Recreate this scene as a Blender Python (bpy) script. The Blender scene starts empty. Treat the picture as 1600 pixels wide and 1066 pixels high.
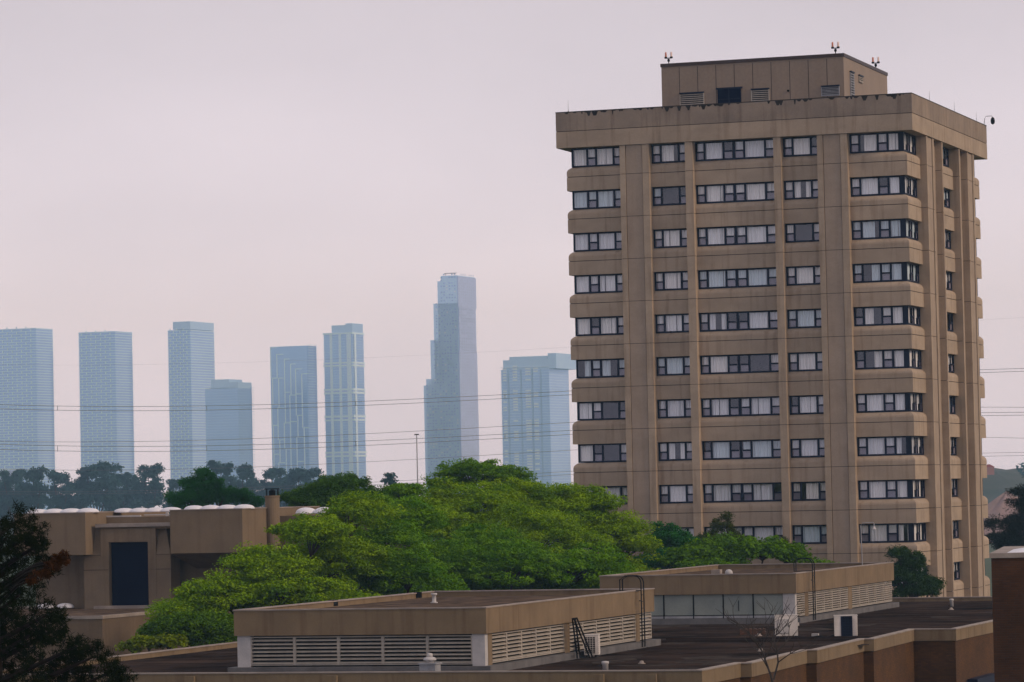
import bpy, math, random
import numpy as np
from mathutils import Vector, Matrix
random.seed(7)
C = bpy.context.scene.collection
SC = bpy.context.scene
rad = math.radians

# ------------------------------------------------------------------ camera
f_px, PIT, ROL = 5780.0, .0406, .0218
cp, sp, cr, sr = math.cos(PIT), math.sin(PIT), math.cos(ROL), math.sin(ROL)
FW = Vector((0, cp, sp)); R0 = Vector((1, 0, 0)); U0 = Vector((0, -sp, cp))
RT = cr*R0 - sr*U0; UP = sr*R0 + cr*U0
CAM = Vector((0, 0, 15.0))
cam_d = bpy.data.cameras.new('camera'); cam = bpy.data.objects.new('camera', cam_d); C.objects.link(cam)
M = Matrix.Identity(4)
for i in range(3):
    M[i][0] = RT[i]; M[i][1] = UP[i]; M[i][2] = -FW[i]; M[i][3] = CAM[i]
cam.matrix_world = M
cam_d.sensor_width = 36; cam_d.lens = f_px/1600*36; cam_d.clip_start = 1; cam_d.clip_end = 20000
SC.camera = cam
SC.render.resolution_x = 1024; SC.render.resolution_y = 682

# ------------------------------------------------------------------ world and sun
SUN_DIR = Vector((.79, -.38, .47)).normalized()
W = bpy.data.worlds.new('World'); SC.world = W; W.use_nodes = True
nt = W.node_tree; bg = nt.nodes['Background']
sky = nt.nodes.new('ShaderNodeTexSky'); sky.sky_type = 'NISHITA'; sky.sun_disc = False
sky.sun_elevation = math.asin(SUN_DIR.z); sky.sun_rotation = math.atan2(SUN_DIR.x, SUN_DIR.y)
sky.air_density = 1.5; sky.dust_density = 6; sky.ozone_density = 1
# thin even overcast over that sky: pale mauve cloud, a little greyer overhead
tc = nt.nodes.new('ShaderNodeTexCoord'); sx = nt.nodes.new('ShaderNodeSeparateXYZ')
nt.links.new(tc.outputs['Generated'], sx.inputs[0])
ramp = nt.nodes.new('ShaderNodeValToRGB')
ramp.color_ramp.elements[0].position = 0.0; ramp.color_ramp.elements[0].color = (.81, .79, 1.0, 1)
ramp.color_ramp.elements[1].position = .45; ramp.color_ramp.elements[1].color = (.52, .50, .56, 1)
e = ramp.color_ramp.elements.new(.06); e.color = (.91, .87, 1.03, 1)
e = ramp.color_ramp.elements.new(.13); e.color = (.74, .69, .79, 1)
nt.links.new(sx.outputs['Z'], ramp.inputs[0])
sc10 = nt.nodes.new('ShaderNodeVectorMath'); sc10.operation = 'SCALE'; sc10.inputs['Scale'].default_value = 10.0
nt.links.new(ramp.outputs[0], sc10.inputs[0])
mx = nt.nodes.new('ShaderNodeMixRGB'); mx.inputs[0].default_value = .93
nt.links.new(sky.outputs[0], mx.inputs[1]); nt.links.new(sc10.outputs[0], mx.inputs[2])
cn = nt.nodes.new('ShaderNodeTexNoise'); cn.inputs['Scale'].default_value = 7; cn.inputs['Detail'].default_value = 4
cmp_ = nt.nodes.new('ShaderNodeMapping'); cmp_.inputs['Scale'].default_value = (1, 1, 2.6); nt.links.new(tc.outputs['Generated'], cmp_.inputs[0]); nt.links.new(cmp_.outputs[0], cn.inputs['Vector'])
cr_ = nt.nodes.new('ShaderNodeMapRange'); cr_.inputs[1].default_value = .3; cr_.inputs[2].default_value = .7; cr_.inputs[3].default_value = .93; cr_.inputs[4].default_value = 1.05; nt.links.new(cn.outputs[0], cr_.inputs[0])
cs_ = nt.nodes.new('ShaderNodeVectorMath'); cs_.operation = 'SCALE'; nt.links.new(mx.outputs[0], cs_.inputs[0]); nt.links.new(cr_.outputs[0], cs_.inputs['Scale'])
nt.links.new(cs_.outputs[0], bg.inputs[0]); bg.inputs[1].default_value = .10
sl = bpy.data.lights.new('sun', 'SUN'); sl.energy = 1.6; sl.angle = rad(10); sl.color = (1.0, .80, .60)
so = bpy.data.objects.new('sun', sl); C.objects.link(so)
so.rotation_euler = SUN_DIR.to_track_quat('Z', 'Y').to_euler(); so.location = (200, -50, 200)
SC.view_settings.view_transform = 'Standard'; SC.view_settings.look = 'None'
SC.view_settings.exposure = 0; SC.view_settings.gamma = 1
SC.cycles.volume_bounces = 1; SC.cycles.max_bounces = 8; SC.cycles.transparent_max_bounces = 24
SC.cycles.caustics_reflective = False; SC.cycles.caustics_refractive = False

# ------------------------------------------------------------------ placing helpers
def ray(x, y): return FW*f_px + RT*(x-800) - UP*(y-533)
def at_z(x, y, z):
    d = ray(x, y); return CAM + d*((z-15)/d.z)
def at_y(x, y, Y):
    d = ray(x, y); return CAM + d*(Y/d.y)
TH = .3233                                     # the estate's buildings share one grid, turned this much

class MB:
    def __init__(s): s.v = []; s.f = []; s.m = []; s.mi = 0
    def quad(s, *p):
        n = len(s.v); s.v += [tuple(q) for q in p]; s.f.append(tuple(range(n, n+len(p)))); s.m.append(s.mi)
    def box(s, a, b):
        x0, y0, z0 = a; x1, y1, z1 = b
        if x0 > x1: x0, x1 = x1, x0
        if y0 > y1: y0, y1 = y1, y0
        if z0 > z1: z0, z1 = z1, z0
        n = len(s.v)
        s.v += [(x0,y0,z0),(x1,y0,z0),(x1,y1,z0),(x0,y1,z0),(x0,y0,z1),(x1,y0,z1),(x1,y1,z1),(x0,y1,z1)]
        for q in ((0,3,2,1),(4,5,6,7),(0,1,5,4),(1,2,6,5),(2,3,7,6),(3,0,4,7)):
            s.f.append(tuple(n+i for i in q)); s.m.append(s.mi)
        return s
    def hexa(s, pts):                          # eight corners, same order as box
        n = len(s.v); s.v += [tuple(p) for p in pts]
        for q in ((0,3,2,1),(4,5,6,7),(0,1,5,4),(1,2,6,5),(2,3,7,6),(3,0,4,7)):
            s.f.append(tuple(n+i for i in q)); s.m.append(s.mi)
        return s
    def prism(s, poly, z0, z1, top=True, bot=True):   # poly anticlockwise
        n = len(s.v); k = len(poly)
        s.v += [(p[0], p[1], z0) for p in poly] + [(p[0], p[1], z1) for p in poly]
        for i in range(k):
            j = (i+1) % k; s.f.append((n+i, n+j, n+k+j, n+k+i)); s.m.append(s.mi)
        if top: s.f.append(tuple(n+k+i for i in range(k))); s.m.append(s.mi)
        if bot: s.f.append(tuple(n+i for i in reversed(range(k)))); s.m.append(s.mi)
        return s
    def tube(s, pts, r, seg=6, cap=True):
        pts = [Vector(p) for p in pts]; rs = r if isinstance(r, (list, tuple)) else [r]*len(pts)
        rings = []
        for i, p in enumerate(pts):
            t = (pts[min(i+1, len(pts)-1)] - pts[max(i-1, 0)])
            if t.length < 1e-9: t = Vector((0, 0, 1))
            t.normalize()
            a = t.cross(Vector((0, 0, 1)) if abs(t.z) < .9 else Vector((1, 0, 0))).normalized(); b = t.cross(a)
            n = len(s.v)
            for k in range(seg):
                w = 2*math.pi*k/seg; s.v.append(tuple(p + (a*math.cos(w) + b*math.sin(w))*rs[i]))
            rings.append(n)
        for i in range(len(rings)-1):
            for k in range(seg):
                j = (k+1) % seg; s.f.append((rings[i]+k, rings[i]+j, rings[i+1]+j, rings[i+1]+k)); s.m.append(s.mi)
        if cap:
            s.f.append(tuple(rings[0]+k for k in reversed(range(seg)))); s.m.append(s.mi)
            s.f.append(tuple(rings[-1]+k for k in range(seg))); s.m.append(s.mi)
        return s
    def lathe(s, c, prof, seg=16):             # prof: (r, z) from bottom to top
        n0 = len(s.v)
        for r, z in prof:
            for k in range(seg):
                w = 2*math.pi*k/seg; s.v.append((c[0]+r*math.cos(w), c[1]+r*math.sin(w), c[2]+z))
        for i in range(len(prof)-1):
            for k in range(seg):
                j = (k+1) % seg; s.f.append((n0+i*seg+k, n0+i*seg+j, n0+(i+1)*seg+j, n0+(i+1)*seg+k)); s.m.append(s.mi)
        s.f.append(tuple(n0+k for k in reversed(range(seg)))); s.m.append(s.mi)
        s.f.append(tuple(n0+(len(prof)-1)*seg+k for k in range(seg))); s.m.append(s.mi)
        return s
    def loft(s, path, dirs, prof):             # prof: (inset, z) closed outline, path anticlockwise seen from above
        n0 = len(s.v); k = len(prof)
        for p, d in zip(path, dirs):
            for ins, z in prof: s.v.append((p[0]+d[0]*ins, p[1]+d[1]*ins, z))
        for i in range(len(path)-1):
            for a in range(k):
                b = (a+1) % k
                s.f.append((n0+i*k+a, n0+(i+1)*k+a, n0+(i+1)*k+b, n0+i*k+b)); s.m.append(s.mi)
        s.f.append(tuple(n0+a for a in range(k))); s.m.append(s.mi)
        e0 = n0+(len(path)-1)*k; s.f.append(tuple(e0+a for a in reversed(range(k)))); s.m.append(s.mi)
        return s
    def build(s, name, mats, parent=None, smooth=False, loc=None):
        me = bpy.data.meshes.new(name)
        v = s.v
        if loc is not None: v = [(a[0]-loc[0], a[1]-loc[1], a[2]-loc[2]) for a in v]
        me.from_pydata(v, [], s.f)
        if not isinstance(mats, (list, tuple)): mats = [mats]
        for m in mats: me.materials.append(m)
        if len(mats) > 1: me.polygons.foreach_set('material_index', s.m)
        if smooth: me.polygons.foreach_set('use_smooth', [True]*len(me.polygons))
        me.update()
        o = bpy.data.objects.new(name, me); C.objects.link(o)
        if parent is not None: o.parent = parent
        if loc is not None: o.location = loc
        return o

def tag(o, label=None, cat=None, group=None, kind=None):
    if label: o['label'] = label
    if cat: o['category'] = cat
    if group: o['group'] = group
    if kind: o['kind'] = kind
    return o
def thing(name, loc, label, cat, group=None, rz=0):
    o = bpy.data.objects.new(name, None); C.objects.link(o); o.location = loc; o.rotation_euler = (0, 0, rz)
    o.empty_display_size = .3
    return tag(o, label, cat, group)
def struct(name, mb, m): return tag(mb.build(name, m), kind='structure')
def copy_tree(o, parent=None):
    c = o.copy(); C.objects.link(c)
    if parent is not None: c.parent = parent
    for ch in list(o.children): copy_tree(ch, c)
    return c

# ------------------------------------------------------------------ materials
def mat(name, col, rough=.8, metal=0, spec=.3):
    m = bpy.data.materials.new(name); m.use_nodes = True
    b = m.node_tree.nodes['Principled BSDF']
    b.inputs['Base Color'].default_value = (*col, 1); b.inputs['Roughness'].default_value = rough
    b.inputs['Metallic'].default_value = metal; b.inputs['Specular IOR Level'].default_value = spec
    return m
def N(m, t, **k):
    n = m.node_tree.nodes.new(t)
    for a, b in k.items(): setattr(n, a, b)
    return n
def L(m, a, b): m.node_tree.links.new(a, b)
def noisy(name, col, col2, scale=1.0, stretch=(1, 1, 1), rough=.85, bump=.2, fine=20, streak=0.0, stain=(.3, .25, .22), spec=.25, lo=.35, hi=.65, vary=0):
    m = mat(name, col, rough, spec=spec); b = m.node_tree.nodes['Principled BSDF']
    tc = N(m, 'ShaderNodeTexCoord'); mp = N(m, 'ShaderNodeMapping'); mp.inputs['Scale'].default_value = stretch
    L(m, tc.outputs['Object'], mp.inputs[0])
    n1 = N(m, 'ShaderNodeTexNoise'); n1.inputs['Scale'].default_value = scale; n1.inputs['Detail'].default_value = 6; n1.inputs['Roughness'].default_value = .6
    L(m, mp.outputs[0], n1.inputs['Vector'])
    r = N(m, 'ShaderNodeMapRange'); r.inputs[1].default_value = lo; r.inputs[2].default_value = hi; L(m, n1.outputs[0], r.inputs[0])
    mxx = N(m, 'ShaderNodeMixRGB'); mxx.inputs[1].default_value = (*col, 1); mxx.inputs[2].default_value = (*col2, 1)
    L(m, r.outputs[0], mxx.inputs[0])
    n2 = N(m, 'ShaderNodeTexNoise'); n2.inputs['Scale'].default_value = fine; n2.inputs['Detail'].default_value = 3
    L(m, tc.outputs['Object'], n2.inputs['Vector'])
    m2 = N(m, 'ShaderNodeMixRGB', blend_type='MULTIPLY'); m2.inputs[0].default_value = .5
    r2 = N(m, 'ShaderNodeMapRange'); r2.inputs[1].default_value = .3; r2.inputs[2].default_value = .7; r2.inputs[3].default_value = .86; r2.inputs[4].default_value = 1.1
    L(m, n2.outputs[0], r2.inputs[0]); L(m, mxx.outputs[0], m2.inputs[1]); L(m, r2.outputs[0], m2.inputs[2])
    out = m2.outputs[0]
    if streak:
        mp2 = N(m, 'ShaderNodeMapping'); mp2.inputs['Scale'].default_value = (2.2, 2.2, .18); L(m, tc.outputs['Object'], mp2.inputs[0])
        n3 = N(m, 'ShaderNodeTexNoise'); n3.inputs['Scale'].default_value = 1.3; n3.inputs['Detail'].default_value = 5; L(m, mp2.outputs[0], n3.inputs['Vector'])
        r3 = N(m, 'ShaderNodeMapRange'); r3.inputs[1].default_value = .52; r3.inputs[2].default_value = .75; r3.inputs[4].default_value = streak; L(m, n3.outputs[0], r3.inputs[0])
        m3 = N(m, 'ShaderNodeMixRGB', blend_type='MULTIPLY'); m3.inputs[2].default_value = (*stain, 1)
        L(m, r3.outputs[0], m3.inputs[0]); L(m, out, m3.inputs[1]); out = m3.outputs[0]
    if vary:
        oi = N(m, 'ShaderNodeObjectInfo'); rv = N(m, 'ShaderNodeMapRange'); rv.inputs[3].default_value = 1-vary; rv.inputs[4].default_value = 1+vary
        m4 = N(m, 'ShaderNodeMixRGB', blend_type='MULTIPLY'); m4.inputs[0].default_value = 1; L(m, oi.outputs['Random'], rv.inputs[0]); L(m, rv.outputs[0], m4.inputs[2]); L(m, out, m4.inputs[1]); out = m4.outputs[0]
    L(m, out, b.inputs['Base Color'])
    if bump:
        bp = N(m, 'ShaderNodeBump'); bp.inputs['Strength'].default_value = bump; bp.inputs['Distance'].default_value = .02
        L(m, n2.outputs[0], bp.inputs['Height']); L(m, bp.outputs[0], b.inputs['Normal'])
    return m
def brick(name, c1, c2, mortar, sx=1.0):
    m = mat(name, c1, .9); b = m.node_tree.nodes['Principled BSDF']
    tc = N(m, 'ShaderNodeTexCoord'); sp_ = N(m, 'ShaderNodeSeparateXYZ'); cb = N(m, 'ShaderNodeCombineXYZ'); ad = N(m, 'ShaderNodeMath')
    L(m, tc.outputs['Object'], sp_.inputs[0]); L(m, sp_.outputs[0], ad.inputs[0]); L(m, sp_.outputs[1], ad.inputs[1])
    L(m, ad.outputs[0], cb.inputs[0]); L(m, sp_.outputs[2], cb.inputs[1])
    bt = N(m, 'ShaderNodeTexBrick'); bt.inputs['Scale'].default_value = 1; bt.inputs['Brick Width'].default_value = .24; bt.inputs['Row Height'].default_value = .078
    bt.inputs['Mortar Size'].default_value = .006; bt.inputs['Mortar Smooth'].default_value = .1
    bt.inputs['Color1'].default_value = (*c1, 1); bt.inputs['Color2'].default_value = (*c2, 1); bt.inputs['Mortar'].default_value = (*mortar, 1)
    L(m, cb.outputs[0], bt.inputs['Vector'])
    n1 = N(m, 'ShaderNodeTexNoise'); n1.inputs['Scale'].default_value = .7; n1.inputs['Detail'].default_value = 5; L(m, tc.outputs['Object'], n1.inputs['Vector'])
    r = N(m, 'ShaderNodeMapRange'); r.inputs[1].default_value = .3; r.inputs[2].default_value = .7; r.inputs[3].default_value = .65; r.inputs[4].default_value = 1.15; L(m, n1.outputs[0], r.inputs[0])
    mm = N(m, 'ShaderNodeMixRGB', blend_type='MULTIPLY'); mm.inputs[0].default_value = 1; L(m, bt.outputs[0], mm.inputs[1]); L(m, r.outputs[0], mm.inputs[2])
    L(m, mm.outputs[0], b.inputs['Base Color'])
    bp = N(m, 'ShaderNodeBump'); bp.inputs['Strength'].default_value = .5; bp.inputs['Distance'].default_value = .01; bp.invert = True
    L(m, bt.outputs['Fac'], bp.inputs['Height']); L(m, bp.outputs[0], b.inputs['Normal'])
    return m
def leafmat(name, c1, c2, trans=.35):
    m = bpy.data.materials.new(name); m.use_nodes = True; t = m.node_tree; t.nodes.clear()
    o = N(m, 'ShaderNodeOutputMaterial'); at = N(m, 'ShaderNodeAttribute', attribute_name='tone')
    mxx = N(m, 'ShaderNodeMixRGB'); mxx.inputs[1].default_value = (*c1, 1); mxx.inputs[2].default_value = (*c2, 1); L(m, at.outputs['Fac'], mxx.inputs[0])
    d = N(m, 'ShaderNodeBsdfDiffuse'); tr = N(m, 'ShaderNodeBsdfTranslucent'); ms = N(m, 'ShaderNodeMixShader'); ms.inputs[0].default_value = trans
    L(m, mxx.outputs[0], d.inputs[0]); L(m, mxx.outputs[0], tr.inputs[0]); L(m, d.outputs[0], ms.inputs[1]); L(m, tr.outputs[0], ms.inputs[2])
    g = N(m, 'ShaderNodeBsdfGlossy'); g.inputs['Roughness'].default_value = .5; g.inputs[0].default_value = (.8, .8, .8, 1)
    m2 = N(m, 'ShaderNodeMixShader'); m2.inputs[0].default_value = .006; L(m, ms.outputs[0], m2.inputs[1]); L(m, g.outputs[0], m2.inputs[2])
    L(m, m2.outputs[0], o.inputs[0]); return m
def glassmat(name, tint, refl=.14):
    m = bpy.data.materials.new(name); m.use_nodes = True; t = m.node_tree; t.nodes.clear()
    o = N(m, 'ShaderNodeOutputMaterial'); a = N(m, 'ShaderNodeBsdfTransparent'); a.inputs[0].default_value = (*tint, 1)
    g = N(m, 'ShaderNodeBsdfGlossy'); g.inputs['Roughness'].default_value = .04; g.inputs[0].default_value = (.9, .92, 1, 1)
    ms = N(m, 'ShaderNodeMixShader'); ms.inputs[0].default_value = refl
    L(m, a.outputs[0], ms.inputs[1]); L(m, g.outputs[0], ms.inputs[2]); L(m, ms.outputs[0], o.inputs[0]); return m

CONC = noisy('precast_concrete', (.42, .322, .238), (.34, .262, .195), .45, (1, 1, 1.6), .88, .25, 14, .7, (.60, .54, .5), vary=.06)
CONC_P = noisy('panel_concrete', (.38, .292, .225), (.32, .246, .188), .5, (1, 1, 1.4), .88, .2, 14, .3, (.62, .55, .5))
CONC_D = noisy('stained_parapet_concrete', (.31, .24, .185), (.23, .178, .142), .5, (1, 1, 1), .9, .25, 12, .6, (.5, .42, .38))
JOINT = mat('joint_sealant', (.03, .02, .018), .9)
FASC = noisy('tan_fascia_concrete', (.225, .16, .095), (.18, .127, .076), .6, (1, 1, 1), .9, .3, 16, .55, (.5, .4, .34))
NAVY = mat('navy_window_frame', (.004, .008, .028), .5, 0, .2)
ROOM = noisy('dim_room', (.10, .085, .10), (.06, .05, .065), .8, bump=0)
SCREEN = noisy('insect_screen', (.24, .21, .26), (.17, .15, .19), 1.2, bump=0)
CURT = mat('pleated_curtain', (.93, .91, .91), .9)
GLASS = glassmat('window_glass', (.97, .98, 1.0), .07)
GRIME = mat('edge_grime', (.035, .028, .025), .95)
SLAT = noisy('louvre_paint', (.42, .37, .31), (.33, .29, .25), 3, (1, 1, .3), .55, .05, 30)
DARK = mat('louvre_shade', (.012, .011, .012), .9)  # black backing, painted in for the shade behind louvre slats
WHITEP = noisy('cast_white_paint', (.50, .47, .46), (.40, .38, .38), 2, bump=.05)
ROOFM = noisy('dark_roof_membrane', (.060, .040, .032), (.013, .010, .009), .22, (1, 1, 1), .95, .5, 9, spec=0)
SEAM = noisy('roof_seam', (.075, .058, .05), (.03, .024, .022), 1.5, bump=.1, spec=0)
PUDD = noisy('dusty_puddle_mark', (.075, .060, .052), (.028, .022, .02), 1.2, bump=.1, spec=0)
GRAVEL = noisy('roof_gravel', (.15, .105, .075), (.045, .034, .030), 1.1, (1, 1, 1), .95, 1, 8, spec=0)
CAPM = noisy('roof_edge_cap', (.36, .30, .26), (.24, .20, .18), 1, bump=.1)
METD = mat('black_steel', (.004, .004, .005), .6, 0, .1)
GALV = noisy('galvanised_steel', (.34, .34, .36), (.24, .24, .26), 2, bump=.05, rough=.5)
ACW = noisy('condenser_paint', (.70, .64, .60), (.55, .50, .46), 1.5, bump=.03, rough=.5)
BRK = brick('brown_brick', (.105, .042, .007), (.072, .028, .005), (.05, .03, .015))
BRK2 = brick('dark_red_brick', (.070, .026, .009), (.05, .019, .007), (.035, .022, .015))
DOORB = mat('navy_door_paint', (.001, .003, .02), .6, 0, .05)
DOME = noisy('white_acrylic_dome', (.80, .78, .82), (.70, .68, .73), 1, bump=0, rough=.35)
BARK = noisy('bark', (.075, .055, .042), (.04, .03, .024), 6, (1, 1, .3), .95, .6, 18)
GRASS = noisy('grass_ground', (.05, .075, .02), (.035, .05, .018), .02, bump=0)

# ------------------------------------------------------------------ ground and haze
mb = MB(); mb.prism([(-1450, -250), (1450, -250), (1450, 4850), (-1450, 4850)], -.4, 0)
struct('ground', mb, GRASS)
hz = MB(); hz.box((-1500, -300, -1.5), (1500, 4900, 262))
hm = bpy.data.materials.new('haze_air'); hm.use_nodes = True; hm.node_tree.nodes.clear()
ho = N(hm, 'ShaderNodeOutputMaterial'); pv = N(hm, 'ShaderNodeVolumePrincipled')
pv.inputs['Color'].default_value = (.42, .70, 1.0, 1); pv.inputs['Absorption Color'].default_value = (1, 1, 1, 1)
pv.inputs['Density'].default_value = .00018; pv.inputs['Anisotropy'].default_value = 0.0
L(hm, pv.outputs[0], ho.inputs['Volume'])
tag(hz.build('haze', hm), kind='stuff')

# ------------------------------------------------------------------ the residence tower
TO = Vector((25.68, 237.5, 0))
tower = thing('residence_tower', TO, 'tall tan precast concrete apartment tower with curtained navy-framed windows, right of the treetops', 'tower block', rz=-TH)
FL = 2.8; J1 = 35.73; NF = 13; D_ = 23.4; Wd = 23.0; P_ = .45
XB = [(-23.0, -19.18), (-17.18, -14.71), (-14.19, -8.74), (-8.25, -5.82), (-3.82, 0.0)]
core = MB()
core.box((-21.9, 1.1, 0), (-1.1, D_-1.1, 40.0))
core.build('wall', ROOM, tower)
plinth = MB()
plinth.box((-22.7, .3, 0), (-.3, D_-.3, 1.15)); plinth.build('plinth', CONC, tower)
def prof_low(j): return [(0, j-.92), (0, j-.02), (.34, j-.02), (.34, j-.92)]
def prof_up(j):
    return [(0, j+.022), (0, j+.31), (.03, j+.42), (.10, j+.51), (.19, j+.58), (.27, j+.63), (.34, j+.64), (.34, j+.022)]
def band(k):
    j = J1 - FL*k; paths = [([(-23, 3.9), (-23, 0), (-19.18, 0)], [(1, 0), (1, 1), (0, 1)]),
             ([(-17.18, 0), (-14.71, 0)], [(0, 1)]*2), ([(-14.19, 0), (-8.74, 0)], [(0, 1)]*2),
             ([(-8.25, 0), (-5.82, 0)], [(0, 1)]*2),
             ([(-3.82, 0), (0, 0), (0, 3.95)], [(0, 1), (-1, 1), (-1, 0)]),
             ([(0, 9.05), (0, 14.35)], [(-1, 0)]*2), ([(0, 19.45), (0, D_)], [(-1, 0)]*2)]
    for p, d in paths:
        b = MB()
        b.mi = 0; b.loft(p, d, prof_low(j)); b.loft(p, d, prof_up(j))
        b.mi = 1; b.loft(p, d, [(.05, j-.02), (.05, j+.022), (.3, j+.022), (.3, j-.02)])
        b.build('spandrel', [CONC, JOINT], tower)
for k in range(NF): band(k)
# wide pilasters: two side strips and a slightly recessed panel, joints between, cut at each floor
ZT = 37.62
def pil(axis, a, b, wide):
    m = MB(); ow = P_
    def bx(s0, s1, z0, z1, out, inn=.36):
        if axis == 'f': m.box((s0, -out, z0), (s1, inn, z1))
        else: m.box((out, s0, z0), (-inn, s1, z1))
    segs = [0] + [J1-FL*k for k in range(NF-1, -1, -1)] + [ZT]
    for i in range(len(segs)-1):
        z0, z1 = segs[i]+(.015 if i else 0), segs[i+1]-(.015 if i < len(segs)-2 else 0)
        if not wide: bx(a, b, z0, z1, ow); continue
        s = .38; g = .035
        bx(a, a+s, z0, z1, ow); bx(b-s*1.2, b, z0, z1, ow)
        m.mi = 1; bx(a+s+g, b-s*1.2-g, z0, z1, ow-.06); m.mi = 0
    m.mi = 2; bx(a+.02, b-.02, 0, ZT, ow-.12, .3); m.mi = 0
    m.build('pilaster', [CONC, CONC_P, JOINT], tower)
pil('f', -19.18, -17.18, True); pil('f', -5.82, -3.82, True)
pil('f', -14.71, -14.19, False); pil('f', -8.74, -8.25, False)
pil('s', 3.95, 6.25, True); pil('s', 17.15, 19.45, True)
pil('s', 8.75, 9.05, False); pil('s', 14.35, 14.65, False)
rw = MB(); rw.box((-.9, 6.25, 0), (-.02, 8.75, ZT)); rw.box((-.9, 14.65, 0), (-.02, 17.15, ZT)); rw.build('recess_wall', CONC_P, tower)
bw = MB(); bw.box((-22.8, D_-.32, 0), (-.4, D_-.02, ZT)); bw.box((-22.95, 3.9, 0), (-22.6, D_-.4, ZT)); bw.build('rear_wall', CONC, tower)

# windows
def wmap(axis, off=.28):
    if axis == 'f': return lambda s, d, z: (s, off+d, z)
    return lambda s, d, z: (-off-d, s, z)
def mbx(m, T, s0, s1, d0, d1, z0, z1):
    a = T(s0, d0, z0); b = T(s1, d1, z1); m.box(a, b)
def build_window(segs, z0, z1, openw=(), rnd=None, part='window'):
    """segs: list of (axis, start, layout) where layout = [(kind, width)...]; kinds n w m"""
    fr = MB(); gl = MB(); cu = MB(); scn = MB(); wi = 0
    for axis, s, lay in segs:
        T = wmap(axis); tot = sum(w for _, w in lay); e = s+tot
        mbx(fr, T, s, e, -.03, .07, z0, z0+.10); mbx(fr, T, s, e, -.03, .07, z1-.095, z1)
        mbx(fr, T, s, s+.11, -.028, .068, z0+.102, z1-.097); mbx(fr, T, e-.11, e, -.028, .068, z0+.102, z1-.097)
        x = s
        for i, (kd, w) in enumerate(lay):
            if kd == 'm':
                mbx(fr, T, x, x+w, -.034, .074, z0+.102, z1-.097); x += w; continue
            if i and lay[i-1][0] != 'm': mbx(fr, T, x-.065, x+.065, -.026, .066, z0+.102, z1-.097)
            zm = z0+(z1-z0)*.46
            if kd == 'n':
                mbx(fr, T, x+.04, x+w-.04, -.02, .06, zm-.05, zm+.05)
                mbx(scn, T, x+.05, x+w-.05, .045, .055, z0+.08, zm-.03)
                mode = 'o' if rnd.random() < .12 else 'c'
                zc = zm-.02
            else:
                mode = openw[wi] if wi < len(openw) else 'c'; wi += 1; zc = z0+.06
            a, b_ = x+.0, x+w
            spans = {'c': [(a, b_)], 'o': [], 'l': [(a, a+w*.5)], 'r': [(a+w*.48, b_)], 'g': [(a, a+w*.36), (a+w*.66, b_)]}[mode]
            if kd == 'w' and mode == 'c' and rnd.random() < .11: spans = {0: [(a, a+w*.36), (a+w*.6, b_)], 1: [(a, a+w*.7)], 2: [(a+w*.25, b_)], 3: []}[rnd.randrange(4)]
            elif mode == 'c' and kd == 'w' and rnd.random() < .3:
                g = a+w*rnd.uniform(.3, .8); spans = [(a, g), (g+.04, b_)]
            for p, q in spans:
                n = max(4, int((q-p)/.045)); pts = []
                ph = rnd.uniform(0, 6)
                for t in range(n+1):
                    ss = p+(q-p)*t/n; dd = .17+.05*math.sin(t*1.5+ph)+.03*math.sin(t*.53+ph*2)
                    pts.append((T(ss, dd, zc), T(ss+.01*math.sin(t), dd, z1-.02)))
                for t in range(n):
                    cu.quad(pts[t][0], pts[t+1][0], pts[t+1][1], pts[t][1])
            x += w
        gl.quad(T(s, .02, z0+.04), T(e, .02, z0+.04), T(e, .02, z1-.03), T(s, .02, z1-.03))
        # reveal: sill board and jamb behind the frame
        mbx(fr, T, s-.01, s+.0, .0, .34, z0, z1)
    o = fr.build(part, NAVY, tower)
    gl.build('glass', GLASS, o)
    if cu.f: cu.build('curtain', CURTS[rnd.randrange(len(CURTS))], o, smooth=False)
    if scn.f: scn.build('insect_screen', SCREEN, o)
    return o
CURTS = [CURT, mat('pleated_curtain_grey', (.85, .84, .86), .9), mat('pleated_curtain_cool', (.70, .78, .82), .9), mat('pleated_curtain_warm', (.92, .88, .85), .9)]
openings = {(2, 3): 'o', (1, 3): 'g', (3, 4): 'rc', (4, 4): 'lc', (5, 0): 'ro'[0:1]+'l', (6, 0): 'co', (7, 1): 'g', (5, 2): 'co', (4, 2): 'gc',
            (5, 4): 'rc', (7, 4): 'cg', (9, 4): 'cc'}
rnd = random.Random(5)
for r in range(NF):
    j = J1-FL*r; z0, z1 = j+.655, j+1.875
    if r == 0: z1 = j+1.9
    lays = [[('f', -22.72, [('w', 1.08), ('n', .62), ('w', 1.20), ('n', .64)]), ('l',)],
            [('f', -17.18, [('n', .62), ('w', 1.23), ('n', .62)])],
            [('f', -14.19, [('n', .62), ('w', 1.28), ('n', .62), ('m', .17), ('n', .62), ('w', 1.40), ('n', .74)])],
            [('f', -8.25, [('n', .62), ('w', 1.23), ('n', .58)])],
            [('f', -3.82, [('n', .64), ('w', 1.22), ('n', .64), ('w', 1.02), ('m', .02)]), ('s', .30, [('w', 1.25), ('n', .62), ('w', 1.15), ('n', .63)])]]
    for b, segs in enumerate(lays):
        segs = [q for q in segs if len(q) == 3]
        build_window(segs, z0, z1, openings.get((r, b), ''), rnd)
    build_window([('s', 9.05, [('n', .75), ('w', 1.6), ('m', .2), ('w', 1.7), ('n', 1.05)])], z0, z1, '', rnd)
    build_window([('s', 19.45, [('n', .8), ('w', 1.8), ('n', 1.05)])], z0, z1, '', rnd)
# left return windows, plain glazed strips of the corner rooms
lw = MB()
for r in range(NF):
    j = J1-FL*r; lw.box((-22.74, .30, j+.655), (-22.62, 3.9, j+1.875))
lw.build('return_glazing', NAVY, tower)
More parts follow.
